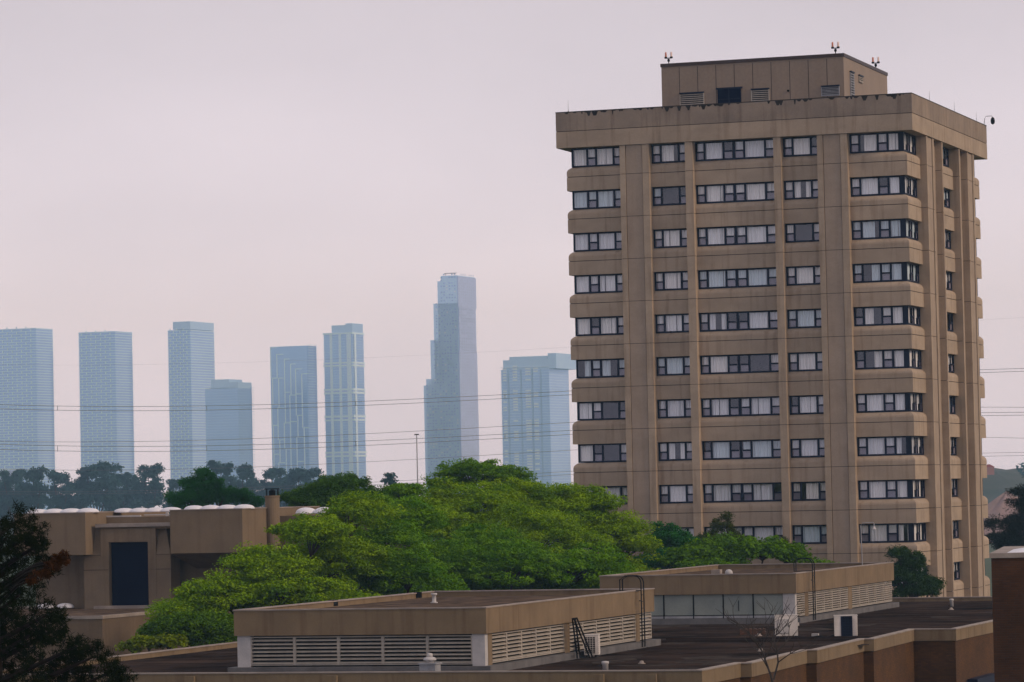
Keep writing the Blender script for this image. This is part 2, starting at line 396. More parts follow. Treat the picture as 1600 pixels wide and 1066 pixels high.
# soffit ceilings between window head and band above are closed by a slab per floor
sl_ = MB()
for r in range(1, NF):
    j = J1-FL*r; sl_.box((-22.6, .36, j+1.885), (-.36, D_-.4, j+2.2))
sl_.build('floor_slab', ROOM, tower)
# parapet: two stacked rings with a joint, soffit, grime at the top edge
pa = MB(); ov = .52
def ring(m, x0, y0, x1, y1, t, z0, z1):
    m.box((x0, y0, z0), (x1, y0+t, z1)); m.box((x1-t, y0+t, z0), (x1, y1-t, z1)); m.box((x0, y1-t, z0), (x1, y1, z1)); m.box((x0, y0+t, z0), (x0+t, y1-t, z1))
x0, y0, x1, y1 = -Wd-ov, -ov, ov, D_+ov
ring(pa, x0, y0, x1, y1, .45, 37.64, 38.72); pa.mi = 3; ring(pa, x0, y0, x1, y1, .45, 38.76, 39.99)
pa.mi = 1; ring(pa, x0+.05, y0+.05, x1-.05, y1-.05, .35, 38.72, 38.76)
pa.mi = 0; pa.box((x0+.45, y0+.45, 37.64), (x1-.45, y1-.45, 37.9)); pa.mi = 2; ring(pa, x0-.015, y0-.015, x1+.015, y1+.015, .5, 39.99, 40.04)
# grime tongues running down from the coping
gr = MB(); rg = random.Random(3)
for i in range(70):
    x = rg.uniform(x0+.3, x1-.3); w = rg.uniform(.05, .22); h = rg.choice([.06, .08, .12, .16, .3, .1])
    gr.hexa([(x-w, y0-.006, 39.98), (x+w, y0-.006, 39.98), (x+w, y0+.01, 39.98), (x-w, y0+.01, 39.98), (x-w, y0-.006, 39.985), (x+w, y0-.006, 39.985), (x+w, y0+.01, 39.985), (x-w, y0+.01, 39.985)])
    n = len(gr.v)-8
    for q in (0, 1, 2, 3):
        vx, vy, vz = gr.v[n+q]; gr.v[n+q] = (x+(vx-x)*.35, vy, 39.985-h)
n_ = len(pa.v); pa.v += gr.v; pa.f += [tuple(i+n_ for i in q) for q in gr.f]; pa.m += [2]*len(gr.f)
pa.build('parapet', [CONC, JOINT, GRIME, CONC_D], tower)
rs = MB(); rs.box((x0+.5, y0+.5, 39.2), (x1-.5, y1-.5, 39.4)); rs.build('roof', GRAVEL, tower)
# plant room on the roof
px0, px1, py0, py1 = -17.75, -5.2, 5.0, 18.0
ph = MB(); ph.box((px0, py0, 39.4), (px1, py1, 43.28)); 
ph.mi = 1
x = px0+1.25
while x < px1-.3:
    ph.box((x-.018, py0-.004, 39.5), (x+.018, py0+.02, 43.2)); x += 1.27
ph.mi = 2; ring(ph, px0-.05, py0-.05, px1+.05, py1+.05, .3, 43.28, 43.5)
CLAD = noisy('plant_room_cladding', (.28, .21, .155), (.245, .185, .138), .6, (1, 1, .4), .6, .05, 5, .2, (.7, .6, .5))
phu = ph.build('plant_room', [CLAD, JOINT, mat('bronze_coping', (.06, .04, .035), .5, .4)], tower)
def roof_louvre(s0, s1, z0, z1, axis='f', n=7, M2=None):
    m = MB(); T = (lambda s, d, z: (s, py0-d, z)) if axis == 'f' else (lambda s, d, z: (px1+d, s, z))
    m.mi = 1; mbx(m, T, s0, s1, .0, .02, z0, z1); m.mi = 0
    mbx(m, T, s0-.05, s0, 0, .09, z0, z1); mbx(m, T, s1, s1+.05, 0, .09, z0, z1); mbx(m, T, s0-.05, s1+.05, 0, .11, z0-.05, z0)
    m.mi = 2; mbx(m, T, s0-.05, s1+.05, 0, .14, z1, z1+.09); m.mi = 0
    h = (z1-z0)/n
    for i in range(n):
        zc = z0+h*(i+.25); mbx(m, T, s0, s1, .02, .085, zc, zc+h*.42)
    return m.build('louvre', [M2 or SLAT, DARK, NAVY], phu)
roof_louvre(-16.45, -14.85, 40.35, 41.38, n=8)
roof_louvre(-11.5, -10.35, 40.35, 41.38, n=8)
roof_louvre(-6.7, -5.55, 40.75, 41.32, n=6, M2=GALV)
roof_louvre(6.7, 7.6, 40.4, 42.4, 's', 12, GALV)
roof_louvre(9.2, 10.2, 42.05, 42.4, 's', 3)
dm = MB(); dm.box((-13.85, py0-.12, 39.5), (-12.25, py0+.0, 41.55)); dm.mi = 1
dm.box((-13.95, py0-.15, 41.55), (-12.15, py0, 41.65)); dm.box((-13.1, py0-.14, 39.5), (-13.04, py0-.12, 41.5)); dm.box((-13.8, py0-.14, 40.85), (-12.3, py0-.12, 40.9))
dm.build('door', [DOORB, NAVY], phu)
vm = MB(); vm.tube([(-9.0, py0, 41.2), (-9.0, py0-.12, 41.2)], .07, 10); vm.build('vent_pipe', METD, phu)
RTW = Matrix.Translation(TO) @ Matrix.Rotation(-TH, 4, 'Z')
def twp(x, y, z): return RTW @ Vector((x, y, z))

# warning lights
LAMPR = mat('amber_lamp_glass', (.55, .20, .12), .25); LAMPW = mat('pale_lamp_glass', (.75, .55, .48), .3)
def warning_light():
    t = thing('warning_light', (0, 0, 0), 'l', 'light', 'twin warning lights on the plant room', -TH)
    m = MB(); m.tube([(0, 0, 0), (0, 0, .26)], .03, 8); m.lathe((0, 0, .12), [(.05, 0), (.09, .05), (.09, .15), (.05, .2)], 10); m.build('post', METD, t)
    m = MB(); m.box((-.24, -.04, .34), (.24, .04, .40)); m.box((-.05, -.05, .28), (.05, .05, .34)); m.build('bracket', GALV, t)
    for s, mt in ((-1, LAMPR), (1, LAMPW)):
        m = MB(); m.lathe((s*.19, 0, .40), [(.07, 0), (.07, .08), (.065, .14), (.065, .33), (.05, .37), (.02, .39)], 12); lo = m.build('lamp', mt, t, True)
        m = MB(); m.lathe((s*.19, 0, .36), [(.10, 0), (.10, .10)], 12); m.build('lamp_base', METD, lo)
    return t
wl = warning_light(); wl.location = twp(px0+.5, py0+.1, 43.5); wl['label'] = 'twin warning light on the left front corner of the rooftop plant room'
w2 = copy_tree(wl); w2.location = twp(px1-.55, py0+.1, 43.5); w2['label'] = 'highest twin warning light, on the near front corner of the rooftop plant room'
w3 = copy_tree(wl); w3.location = twp(px1-.1, py1-3.0, 43.5); w3['label'] = 'twin warning light on the right side edge of the rooftop plant room'
# parapet camera and lightning rods
t = thing('security_camera', twp(ov-.1, D_+.2, 40.04), 'small dark dome camera on a bent arm at the right end of the tower parapet', 'camera', rz=-TH)
m = MB(); m.tube([(0, 0, 0), (.05, 0, .45), (.15, 0, .62), (.55, .0, .62), (.62, 0, .52)], .025, 6); m.build('arm', GALV, t)
m = MB(); m.lathe((.62, 0, .02), [(.03, 0), (.12, .06), (.15, .16), (.15, .3), (.12, .42), (.06, .5)], 12); m.build('camera_body', METD, t, True)
rods = [(-22.7, -.3, 'front left end'), (.3, 6.0, 'right side, a quarter of the way back'), (.3, 14.0, 'right side, past the middle'), (.3, 21.5, 'right side, beside the small camera')]
rod0 = None
for x, y, w in rods:
    m = MB(); m.tube([(0, 0, 0), (0, 0, .75)], [.018, .008], 5); m.lathe((0, 0, 0), [(.05, 0), (.04, .06)], 8)
    o = m.build('lightning_rod', GALV, None, loc=None); o.location = twp(x, y, 40.04)
    tag(o, 'thin lightning rod on the tower parapet, ' + w, 'rod', 'lightning rods on the tower parapet')

# ------------------------------------------------------------------ low flat-roofed building in front
AO = Vector((-1.28, 148.05, 0)); ZR = 8.0
RA = Matrix.Translation(AO) @ Matrix.Rotation(-TH, 4, 'Z')
def ap(x, y, z): return RA @ Vector((x, y, z))
low = thing('flat_roofed_building', AO, 'low building with dark flat roof, tan parapet and stepped brown brick side, across the bottom', 'building', rz=-TH)
poly = [(-21.7, -3.6), (9.86, -3.45), (9.9, 2.1), (10.33, 2.15), (9.9, 12.9), (10.33, 12.95), (9.9, 23.5), (10.35, 23.55), (9.93, 33.8), (11.98, 33.7), (11.9, 81.5), (-11.6, 81.5), (-11.6, 27.0), (-21.7, 27.0)]
def inset(poly, d):
    out = []; n = len(poly)
    for i in range(n):
        p0, p1, p2 = Vector(poly[i-1]), Vector(poly[i]), Vector(poly[(i+1) % n])
        a = (p1-p0).normalized(); b = (p2-p1).normalized(); na = Vector((-a.y, a.x)); nb = Vector((-b.y, b.x))
        k = na+nb; k = k/max(.3, k.dot(na)); out.append((p1.x+k.x*d, p1.y+k.y*d))
    return out
inn = inset(poly, .28); inn2 = inset(poly, -.03)
m = MB(); m.prism(inset(poly, .05), 0, 7.43)
m.build('wall', BRK, low)
m = MB(); m.prism(inset(poly, .3), 7.44, 7.78)
for (a, b, z) in [((-9.9, 24.4), (10.0, 24.7), .1), ((-11.2, 29.4), (9.6, 29.6), .16), ((-11.2, 36), (9.6, 36.2), .1)]:
    pass
m.mi = 1
y = 3.0
while y < 80:
    xa = -11.1 if y > 27 else -21.3
    m.box((xa, y, 7.775), (9.4, y+.09, 7.792)); y += 3.1 + .5*math.sin(y)
m.mi = 2; rp = random.Random(21)
for i in range(26):
    y = rp.uniform(-2.5, 60); x = rp.uniform(1.2 if y < 22 else -10, 9); w = rp.uniform(.3, 1.5); h = rp.uniform(.4, 2.2)
    m.prism([(x+w*math.cos(a)*(1+.2*math.sin(a*3+i)), y+h*math.sin(a)*(1+.15*math.cos(a*2+i))) for a in [k*math.pi/8 for k in range(16)]], 7.774, 7.7865+.0004*i)
m.build('roof', [ROOFM, SEAM, PUDD], low)
for (x, y) in ((4.5, 6.5), (6.8, 17.0), (2.5, 33.0), (5.0, 66.0)):
    m = MB(); m.lathe((x, y, 7.78), [(.16, 0), (.16, .03), (.10, .05), (.08, .12), (.03, .14)], 10); m.build('roof_drain', CAPM, low, True)
m = MB(); n = len(poly)
for i in range(n):
    j = (i+1) % n; a, b, c_, d = poly[i], poly[j], inn[j], inn[i]
    z1 = 7.98
    m.mi = 0; m.hexa([(*a, 7.45), (*b, 7.45), (*c_, 7.45), (*d, 7.45), (*a, z1), (*b, z1), (*c_, z1), (*d, z1)])
m.build('parapet', [FASC], low)
m = MB(); inn3 = inset(poly, .32)
for i in range(n):
    j = (i+1) % n; a, b, c_, d = inn2[i], inn2[j], inn3[j], inn3[i]
    m.hexa([(*a, 7.985), (*b, 7.985), (*c_, 7.985), (*d, 7.985), (*a, 8.03), (*b, 8.03), (*c_, 8.03), (*d, 8.03)])
m.build('roof_cap', CAPM, low)
# dividing piers on the front fascia
for x in (-5.4, 5.6, 7.7, -11.5):
    m = MB(); m.box((x, -3.78, 0), (x+.42, -3.62, 7.9)); m.build('pier', FASC, low)
# roof kerbs (expansion joints) and a flashing strip
for y, h in ((26.4, .12), (29.0, .10)):
    m = MB(); m.box((-1.0 if y > 27 else -11, y, 7.78), (9.4, y+.25, 7.78+h)); m.build('roof_kerb', ROOFM, low)
m = MB(); m.box((9.9, 20, 1.5), (10.6, 26, 3.2)); 
# lower glazed canopy at the back right
m = MB(); m.mi = 0
m.box((12.0, 36.0, 3.9), (12.5, 41.5, 5.5)); m.build('canopy_glazing', [NAVY], low)

def penthouse(O_, wF, lS, label, style):
    t = thing('mechanical_penthouse', O_, label, 'rooftop structure', 'flat mechanical penthouses', -TH)
    z0, zs, z1 = 0, 1.34, 2.36; OVH = .12
    # roof box
    m = MB(); m.box((-wF+.1, .1, zs), (-.1, lS-.1, z1-.22)); m.build('roof_surface', GRAVEL, t)
    m = MB(); ring(m, -wF, 0, 0, lS, .22, zs, z1); m.build('fascia', FASC, t)
    m = MB(); ring(m, -wF-.03, -.03, .03, lS+.03, .30, z1, z1+.05); m.build('edge_cap', CAPM, t)
    m = MB(); ring(m, -wF-.22, -.22, .22, lS+.22, .5, -.22, .06); m.build('kerb', noisy('grey_kerb', (.16, .15, .15), (.10, .095, .095), 1), t)
    m = MB(); m.box((-wF+.45, .45, 0), (-.45, lS-.45, zs)); m.build('inner_wall', DARK, t)
    def louvre(axis, a, b, n=7):
        m = MB(); zt = zs-.05; zb = .12
        def bx(s0, s1, d0, d1, q0, q1):
            if axis == 'f': m.box((s0, OVH+d0, q0), (s1, OVH+d1, q1))
            else: m.box((-OVH-d0, s0, q0), (-OVH-d1, s1, q1))
        bx(a, a+.06, -.01, .1, zb, zt); bx(b-.06, b, -.01, .1, zb, zt); bx(a+.06, b-.06, 0, .1, zt-.05, zt); bx(a+.06, b-.06, 0, .1, zb, zb+.05)
        h = (zt-zb-.1)/n
        for i in range(n):
            z = zb+.05+h*i+h*.1; A = (0.0, z+h*.12); B = (.10, z+h*.36)      # slat slopes up and inwards
            th_ = .025
            pts = []
            for zz in (0, 1):
                for (s, q) in ((a+.06, A), (b-.06, A), (b-.06, B), (a+.06, B)):
                    d, z_ = q; z_ += th_*zz
                    pts.append((s, OVH+d, z_) if axis == 'f' else (-OVH-d, s, z_))
            m.hexa(pts)
            # drip lip that catches the light
            bx(a+.06, b-.06, -.03, .0, z, z+h*.31)
        m.build('louvre', SLAT, t)
    def post(axis, a, b, mt):
        m = MB()
        if axis == 'f': m.box((a, OVH-.03, 0.06), (b, .44, zs))
        else: m.box((-.44, a, .06), (-OVH+.03, b, zs))
        m.build('post', mt, t)
    if style == 'A':
        post('f', -wF+.1, -wF+.68, WHITEP); post('f', -.64, -.1, WHITEP)
        w = (wF-.68-.64)/5
        for i in range(5): louvre('f', -wF+.68+i*w, -wF+.68+(i+1)*w)
        post('s', .46, .95, FASC)
        ys = [.95+i*1.91 for i in range(6)]
        for a, b in zip(ys, ys[1:]): louvre('s', a, b)
        post('s', 10.5, 11.2, FASC)
        ys = [11.2+i*1.98 for i in range(6)]
        for a, b in zip(ys, ys[1:]): louvre('s', a, b)
        post('s', 21.1, 21.7, FASC); louvre('s', 21.7, lS-.15)
    else:
        post('f', -.75, -.1, WHITEP)
        xs = [-.75-i*1.63 for i in range(7)]
        for i, (a, b) in enumerate(zip(xs, xs[1:])):
            m = MB(); m.box((b+.03, OVH+.05, .25), (a-.03, OVH+.12, zs-.02)); m.mi = 1
            m.box((b-.03, OVH, .06), (b+.03, OVH+.14, zs-.01))
            if i in (1, 4): m.box(((a+b)/2, OVH+.02, .45), ((a+b)/2+.035, OVH+.06, 1.0))
            m.mi = 2; m.box((b+.03, OVH, .08), (a-.03, OVH+.14, .2)); m.build('glazed_panel', [PANEL, METD, GALV], t)
        for a, b in ((.46, 2.2),): louvre('s', a, b, 9)
        post('s', 2.2, 2.9, FASC)
        ys = [2.9+i*1.83 for i in range(6)]
        for a, b in zip(ys, ys[1:]): louvre('s', a, b, 9)
        post('s', 12.05, 12.9, FASC)
        ys = [12.9+i*2.03 for i in range(6)]
        for a, b in zip(ys, ys[1:]): louvre('s', a, b, 9)
    return t
PANEL = noisy('milky_green_panel', (.27, .29, .26), (.22, .24, .22), .8, bump=0, rough=.4)
penA = penthouse(ap(0, 0, ZR+.0), 10.9, 23.8, 'nearer flat penthouse with louvred sides, at the bottom centre in front of the trees', 'A')
penB = penthouse(ap(.45, 48.6, ZR+.0), 10.75, 23.2, 'farther flat penthouse with pale glazed front panels, at the foot of the tower', 'B')
# small items on the penthouse roofs
def small(name, mt, loc, label, cat, fn, smooth=False, rz=-TH, group=None):
    m = MB(); fn(m); o = m.build(name, mt, None, smooth); o.location = loc; o.rotation_euler = (0, 0, rz); return tag(o, label, cat, group)
small('vent_pipe', WHITEP, ap(-7.3, 14.2, 10.14), 'short pale vent pipe on the gravel roof of the nearer penthouse', 'pipe',
      lambda m: (m.lathe((0, 0, 0), [(.16, 0), (.16, .04), (.09, .06), (.09, .34), (.14, .36), (.14, .44)], 12)), True, group='roof vent pipes')
small('vent_pipe', WHITEP, at_z(946, 1048, 7.8), 'short pale vent pipe with cap on the dark roof beside the front parapet', 'pipe',
      lambda m: (m.lathe((0, 0, 0), [(.12, 0), (.12, .26), (.15, .28), (.15, .36), (.05, .38)], 12)), True, group='roof vent pipes')
small('vent_pipe', WHITEP, at_z(1487, 948, 7.8), 'slim pale vent pipe on the far right of the dark roof', 'pipe',
      lambda m: (m.lathe((0, 0, 0), [(.11, 0), (.11, .34), (.13, .36), (.13, .44), (.05, .46)], 12)), True, group='roof vent pipes')
small('roof_hatch', CAPM, ap(-6.3, 57.5, 10.14), 'small brown box on the roof of the farther penthouse', 'box', lambda m: m.box((-.25, -.25, 0), (.25, .25, .3)))
small('dome_vent', WHITEP, ap(-5.6, 57.5, 10.14), 'small white dome vent beside the brown box on the farther penthouse', 'vent',
      lambda m: m.lathe((0, 0, 0), [(.2, 0), (.22, .1), (.2, .2), (.12, .28), (.03, .3)], 12), True)
small('scupper_box', METD, ap(-10.62, 21.2, 10.2), 'dark scupper box at the far end of the left roof edge of the nearer penthouse', 'drain box', lambda m: m.box((-.17, -.1, -.03), (.17, .1, .24)))
small('scupper_box', METD, ap(-10.82, 10.9, 10.2), 'dark scupper box halfway along the left roof edge of the nearer penthouse', 'drain box', lambda m: m.box((-.1, -.25, -.03), (.16, .25, .24)))
# mushroom vent on its curb
t = thing('mushroom_vent', at_z(672, 1048, 8.0), 'white mushroom exhaust vent on a grey base in front of the nearer penthouse', 'vent', rz=-TH)
m = MB(); m.box((-.33, -.33, -.22), (.33, .33, .26)); m.box((-.38, -.38, .26), (.38, .38, .31)); m.build('base', GALV, t)
m = MB(); m.lathe((0, 0, .31), [(.16, 0), (.16, .1)], 14); m.lathe((0, 0, .40), [(.25, 0), (.26, .05), (.2, .12), (.12, .14)], 16); m.lathe((0, 0, .54), [(.12, 0), (.12, .1), (.09, .14), (.03, .15)], 12); m.build('cap', WHITEP, t, True)
# condensers
def condenser(loc, label, w, d, h, front, rz):
    t = thing('condenser_unit', loc, label, 'air conditioner', 'air conditioning condensers', rz)
    m = MB(); m.box((-w/2, -d/2, .08), (w/2, d/2, h)); m.box((-w/2-.015, -d/2-.015, h), (w/2+.015, d/2+.015, h+.03)); m.build('casing', ACW, t)
    for s in (-1, 1):
        m = MB(); m.box((s*(w/2-.12)-.04, -d/2-.06, 0), (s*(w/2-.12)+.04, d/2+.06, .08)); m.build('foot', METD, t)
    if front == 'panel':
        m = MB(); m.box((-w*.42, -d/2-.02, .2), (w*.12, -d/2, h*.84)); m.mi = 1; m.box((-w*.40, -d/2-.025, .19), (w*.12, -d/2-.002, .205)); m.box((w*.10, -d/2-.03, h*.5), (w*.13, -d/2-.02, h*.6)); m.build('service_panel', [WHITEP, METD], t)
        m = MB(); m.box((w/2, -.1, h*.52), (w/2+.07, .1, h*.66)); m.build('handle', ACW, t)
    elif front == 'grille':
        m = MB(); m.box((-w*.22, -d/2-.02, .06), (w*.28, -d/2, h*.98)); m.mi = 1
        for i in range(1, 8): m.box((-w*.22, -d/2-.03, h*i/8), (w*.28, -d/2-.02, h*i/8+.015))
        for i in range(1, 4): m.box((-w*.22+w*.5*i/4, -d/2-.035, .07), (-w*.22+w*.5*i/4+.012, -d/2-.02, h*.97))
        m.build('grille', [NAVY, METD], t)
        m = MB()
        for i in range(8): m.box((w*.34, -d/2-.03, .15+h*.1*i), (w*.46, -d/2, .2+h*.1*i))
        m.build('side_fin', ACW, t)
    else:
        m = MB(); m.box((-w*.45, -d/2-.02, .14), (w*.28, -d/2, h*.92)); m.mi = 1
        for i in range(9): m.box((-w*.45, -d/2-.035, .16+i*h*.085), (w*.28, -d/2-.02, .175+i*h*.085))
        for i in range(5): m.box((-w*.45+w*.73*i/4, -d/2-.04, .14), (-w*.45+w*.73*i/4+.015, -d/2-.02, h*.92))
        m.build('grille', [METD, ACW], t)
        m = MB()
        for i in range(8): m.box((w/2, -d/2+.05, .16+i*h*.095), (w/2+.02, d/2-.05, .19+i*h*.095))
        m.build('side_fin', ACW, t)
    return t
condenser(at_z(1229, 996, 7.8), 'beige condenser with a closed square service panel on the dark roof', 1.08, .5, 1.04, 'panel', -.05)
condenser(at_z(1322, 996, 7.8), 'white condenser with a dark blue grille on the dark roof, right of the beige one', 1.08, .5, 1.02, 'grille', -.05)
condenser(ap(.62, 12.1, 7.84), 'small white condenser against the louvred side of the nearer penthouse', .62, .72, .92, 'fins', -.12)
# refrigerant hose between the two units
small('hose', METD, (0, 0, 0), 'black hose lying on the roof between the two larger condensers', 'hose',
      lambda m: m.tube([at_z(1246, 995, 7.86), at_z(1262, 997, 7.83), at_z(1278, 994, 7.9), at_z(1292, 996, 7.83), at_z(1304, 993, 7.9)], .04, 6), rz=0)
small('loose_block', WHITEP, at_z(1274, 994, 7.8), 'small white block on the roof beside the black hose', 'block', lambda m: m.box((-.16, -.1, 0), (.16, .1, .12)))
RUST = noisy('weathered_timber', (.13, .055, .035), (.09, .05, .03), 3, bump=.2)
def pal(m):
    for i in range(3): m.box((-.6, -.4+i*.36, 0), (.6, -.3+i*.36, .1))
    for i in range(6): m.box((-.6+i*.22, -.42, .1), (-.47+i*.22, .42, .13))
    for i in range(3): m.box((-.6, -.4+i*.36, .13), (.6, -.3+i*.36, .23))
    for i in range(6): m.box((-.6+i*.22, -.42, .23), (-.47+i*.22, .42, .26))
small('timber_pallet', RUST, at_z(1176, 991, 7.8), 'reddish brown timber pallet on the dark roof, left of the beige condenser', 'pallet', pal, rz=-.1)
# ladders
def ladder(O_, h, label, hoop):
    t = thing('roof_ladder', O_, label, 'ladder', 'black fixed roof ladders', -TH)
    for y in (0, .42):
        m = MB(); pts = [(0, y, 0), (0, y, h)] + [(-.32+.32*math.cos(a), y, h+.32*math.sin(a)) for a in (rad(30), rad(60), rad(90))]
        pts += [(-.75, y, h+.32), (-1.0, y, h+.15), (-1.0, y, h-.35)]
        m.tube(pts, .028, 6); m.build('rail', METD, t)
    z = .25
    while z < h:
        m = MB(); m.tube([(0, 0, z), (0, .42, z)], .016, 6); m.build('rung', METD, t); z += .3
    m = MB(); m.tube([(-.05, -.15, h*.72), (0, 0, h*.72)], .025, 6); m.build('bracket', METD, t)
    if hoop:
        m = MB(); m.tube([(-1.0, -.0, h-.35), (0, 0, h-.35)], .02, 6); m.build('hoop', METD, t)
    return t
ladder(ap(.28, 20.8, 7.84), 2.9, 'black fixed ladder with hooped top at the far end of the nearer penthouse', True)
ladder(ap(.73, 51.1, 7.84), 2.95, 'black fixed ladder with hooped top at the near corner of the farther penthouse', True)
t = thing('step_ladder', ap(.35, 11.0, 7.84), 'dark folded step ladder leaning on the louvred side of the nearer penthouse', 'ladder', rz=-TH)
for (x0_, y0_, x1_, y1_) in ((.15, -.65, .0, -.75), (.15, -.25, .0, -.35), (.5, -.0, .05, -.72), (.5, .4, .05, -.3)):
    m = MB(); m.tube([(x0_, y0_, 0), (x1_, y1_, 1.72)], .035, 6); m.build('rail', METD, t)
for i in range(6):
    z = .2+i*.25; m = MB(); k = z/1.72
    m.box((.15-.15*k-.03, -.65-.1*k, z), (.15-.15*k+.05, -.25-.1*k, z+.03)); m.build('tread', METD, t)
# gooseneck lamp
t = thing('gooseneck_lamp', at_z(1350.7, 949, 7.8), 'slender grey lamp post with square gooseneck arm beside the farther penthouse', 'lamp post', rz=-.1)
m = MB(); m.tube([(0, 0, 0), (-.05, 0, 2.2), (-.1, 0, 4.75), (0, 0, 4.9), (.62, 0, 4.92), (.68, 0, 4.85), (.68, 0, 4.68)], .03, 8); m.lathe((0, 0, 0), [(.12, 0), (.1, .05), (.05, .08)], 10); m.build('post', GALV, t)
m = MB(); m.lathe((.68, 0, 4.52), [(.15, 0), (.12, .06), (.05, .12), (.04, .18)], 12); m.build('lamp_shade', WHITEP, t, True)

# ------------------------------------------------------------------ near brick wall building on the right
t = thing('brick_building', (15.36, 120, 0), 'nearer dark red brick building cut off by the right edge', 'building', rz=-.17)
m = MB(); m.box((0, 0, 0), (14, 12, 12.50)); m.build('wall', BRK2, t)
m = MB(); m.box((-.05, -.05, 12.50), (14, 12.05, 12.66)); m.build('coping', CAPM, t)
m = MB(); m.hexa([(.5, .3, 12.66), (14, .3, 12.66), (14, 6, 12.66), (.5, 6, 12.66), (.9, .6, 12.72), (14, .6, 13.2), (14, 6, 13.2), (.9, 6, 12.72)]); m.build('roof', DOME, t)

# ------------------------------------------------------------------ hall with the blue door
CO = Vector((-25.0, 215, 0)); RC = Matrix.Translation(CO) @ Matrix.Rotation(-TH, 4, 'Z')
hall = thing('concrete_hall', CO, 'low blocky concrete hall with tall navy door and white domed skylights', 'building', rz=-TH)
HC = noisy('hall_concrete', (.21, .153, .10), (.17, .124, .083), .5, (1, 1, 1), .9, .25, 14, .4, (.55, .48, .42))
HCD = noisy('hall_concrete_shaded', (.17, .12, .08), (.13, .092, .062), .5, (1, 1, 1), .9, .25, 14, .4, (.55, .48, .42))  # darker copy of the hall concrete, shade put into its colour
m = MB()
m.box((-4.55, 0, 11.85), (0, 12, 14.28))                 # left block
m.box((5.36, 0, 11.85), (9.86, 12, 14.32))              # right block
m.box((0, 2.9, 11.85), (5.36, 12, 13.98))                # link behind
m.build('upper_block', HC, hall)
m = MB(); m.box((-4.5, 2.6, 0), (-.2, 12, 11.85)); m.box((3.6, 3.2, 0), (9.8, 12, 11.85)); m.build('recessed_wall', HC, hall)
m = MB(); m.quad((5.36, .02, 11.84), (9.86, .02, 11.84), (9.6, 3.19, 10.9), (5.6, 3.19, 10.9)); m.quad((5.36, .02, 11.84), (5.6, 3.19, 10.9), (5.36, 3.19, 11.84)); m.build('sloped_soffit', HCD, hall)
# door surround
m = MB(); c = .9
m.box((1.05-.1, c, 8.7), (1.45, c+1.5, 13.0)); m.box((3.95, c, 8.7), (4.45, c+1.5, 13.0)); m.box((1.45, c, 12.55), (3.95, c+1.5, 13.3)); m.box((.95, c, 13.0), (1.45, c+1.5, 13.3)); m.box((3.95, c, 13.0), (4.45, c+1.5, 13.3))
# splayed wings
for a, b, a2 in ((.95, -.15, .45), (4.45, 5.36, 4.9)):
    lo_, hi_ = sorted((a, b)); 
    m.box((lo_, c+.02, 8.7), (hi_, c+1.4, 11.80))
    if a < 2:
        m.hexa([(b, c+.02, 11.80), (a, c+.02, 11.80), (a, c+1.4, 11.80), (b, c+1.4, 11.80), (a2, c+.5, 13.3), (a, c+.5, 13.3), (a, c+1.4, 13.3), (a2, c+1.4, 13.3)])
    else:
        m.hexa([(a, c+.02, 11.80), (b, c+.02, 11.80), (b, c+1.4, 11.80), (a, c+1.4, 11.80), (a, c+.5, 13.3), (a2, c+.5, 13.3), (a2, c+1.4, 13.3), (a, c+1.4, 13.3)])
m.mi = 1
for (a, b) in ((-.16, 1.42), (3.98, 5.37)): m.box((a, c-.0, 10.93), (b, c+.05, 10.96))
for (a, b) in ((-.16, 1.42), (3.98, 5.37)): m.box((a, c+.012, 11.79), (b, c+.05, 11.81))
m.build('door_surround', [HC, JOINT], hall).location.x = -.42
m = MB(); m.box((.25, c-.12, 13.42), (5.3, c+2.0, 13.62)); m.build('canopy_cap', CAPM, hall)
m = MB(); m.box((.5, c+.1, 13.28), (5.1, c+1.9, 13.42)); m.build('canopy', HC, hall)
m = MB(); m.box((1.47, c+.35, 8.85), (3.93, c+.42, 12.53)); m.mi = 1
for i in range(1, 16): m.box((1.47, c+.345, 8.85+i*.23), (3.93, c+.352, 8.86+i*.23))
m.build('door', [DOORB, METD], hall).location.x = -.42
m = MB(); m.box((.6, c-.35, 8.7), (4.9, c+.3, 8.86)); m.build('doorstep', CAPM, hall).location.x = -.42
m = MB(); m.box((0, 2.88, 14.0), (2.2, 3.0, 14.08)); m.box((2.6, 2.5, 14.06), (5.3, 2.6, 14.12)); m.box((4.0, 2.46, 14.0), (4.15, 2.6, 14.22)); m.build('roof_rail', WHITEP, hall)
m = MB()
for (x0_, x1_, y1_, z) in ((-4.6, .03, 12, 14.28), (5.33, 9.9, 12, 14.32)): ring(m, x0_, -.03, x1_, y1_, .3, z, z+.05)
m.build('roof_cap', CAPM, hall)
# wing of the hall beyond the right block
m = MB(); m.box((9.9, 5.2, 0), (15.5, 14, 13.85)); m.build('rear_wing', HC, hall)
def dome(cx, cy, z, r=.62, h=.19):
    m = MB(); m.lathe((0, 0, 0), [(r+.03, -.04), (r+.03, .04)] + [(r*math.cos(a), .04+h*math.sin(a)) for a in [rad(q) for q in (0, 12, 25, 40, 55, 70, 84)]], 20)
    o = m.build('skylight_dome', DOME, hall, True); o.location = (cx, cy, z); return o
for i in range(4): dome(-3.7+i*1.08, 1.4, 14.34)
for i in range(4): dome(.5+i*1.0, 4.4, 14.38-.1)
for i in range(4): dome(6.25+i*1.04, 1.5, 14.36, .58)
for i in range(2): dome(11.0+i*1.15, 7, 13.98, .62, .30)
for i in range(2): dome(-3.2+i*1.25, 1.2, 8.80, .5, .2)
m = MB(); m.lathe((10.1, 4.0, 12.2), [(.42, 0), (.42, 2.75), (.45, 2.78), (.45, 2.86)], 20); ch = m.build('chimney', HC, hall, False)
m = MB()
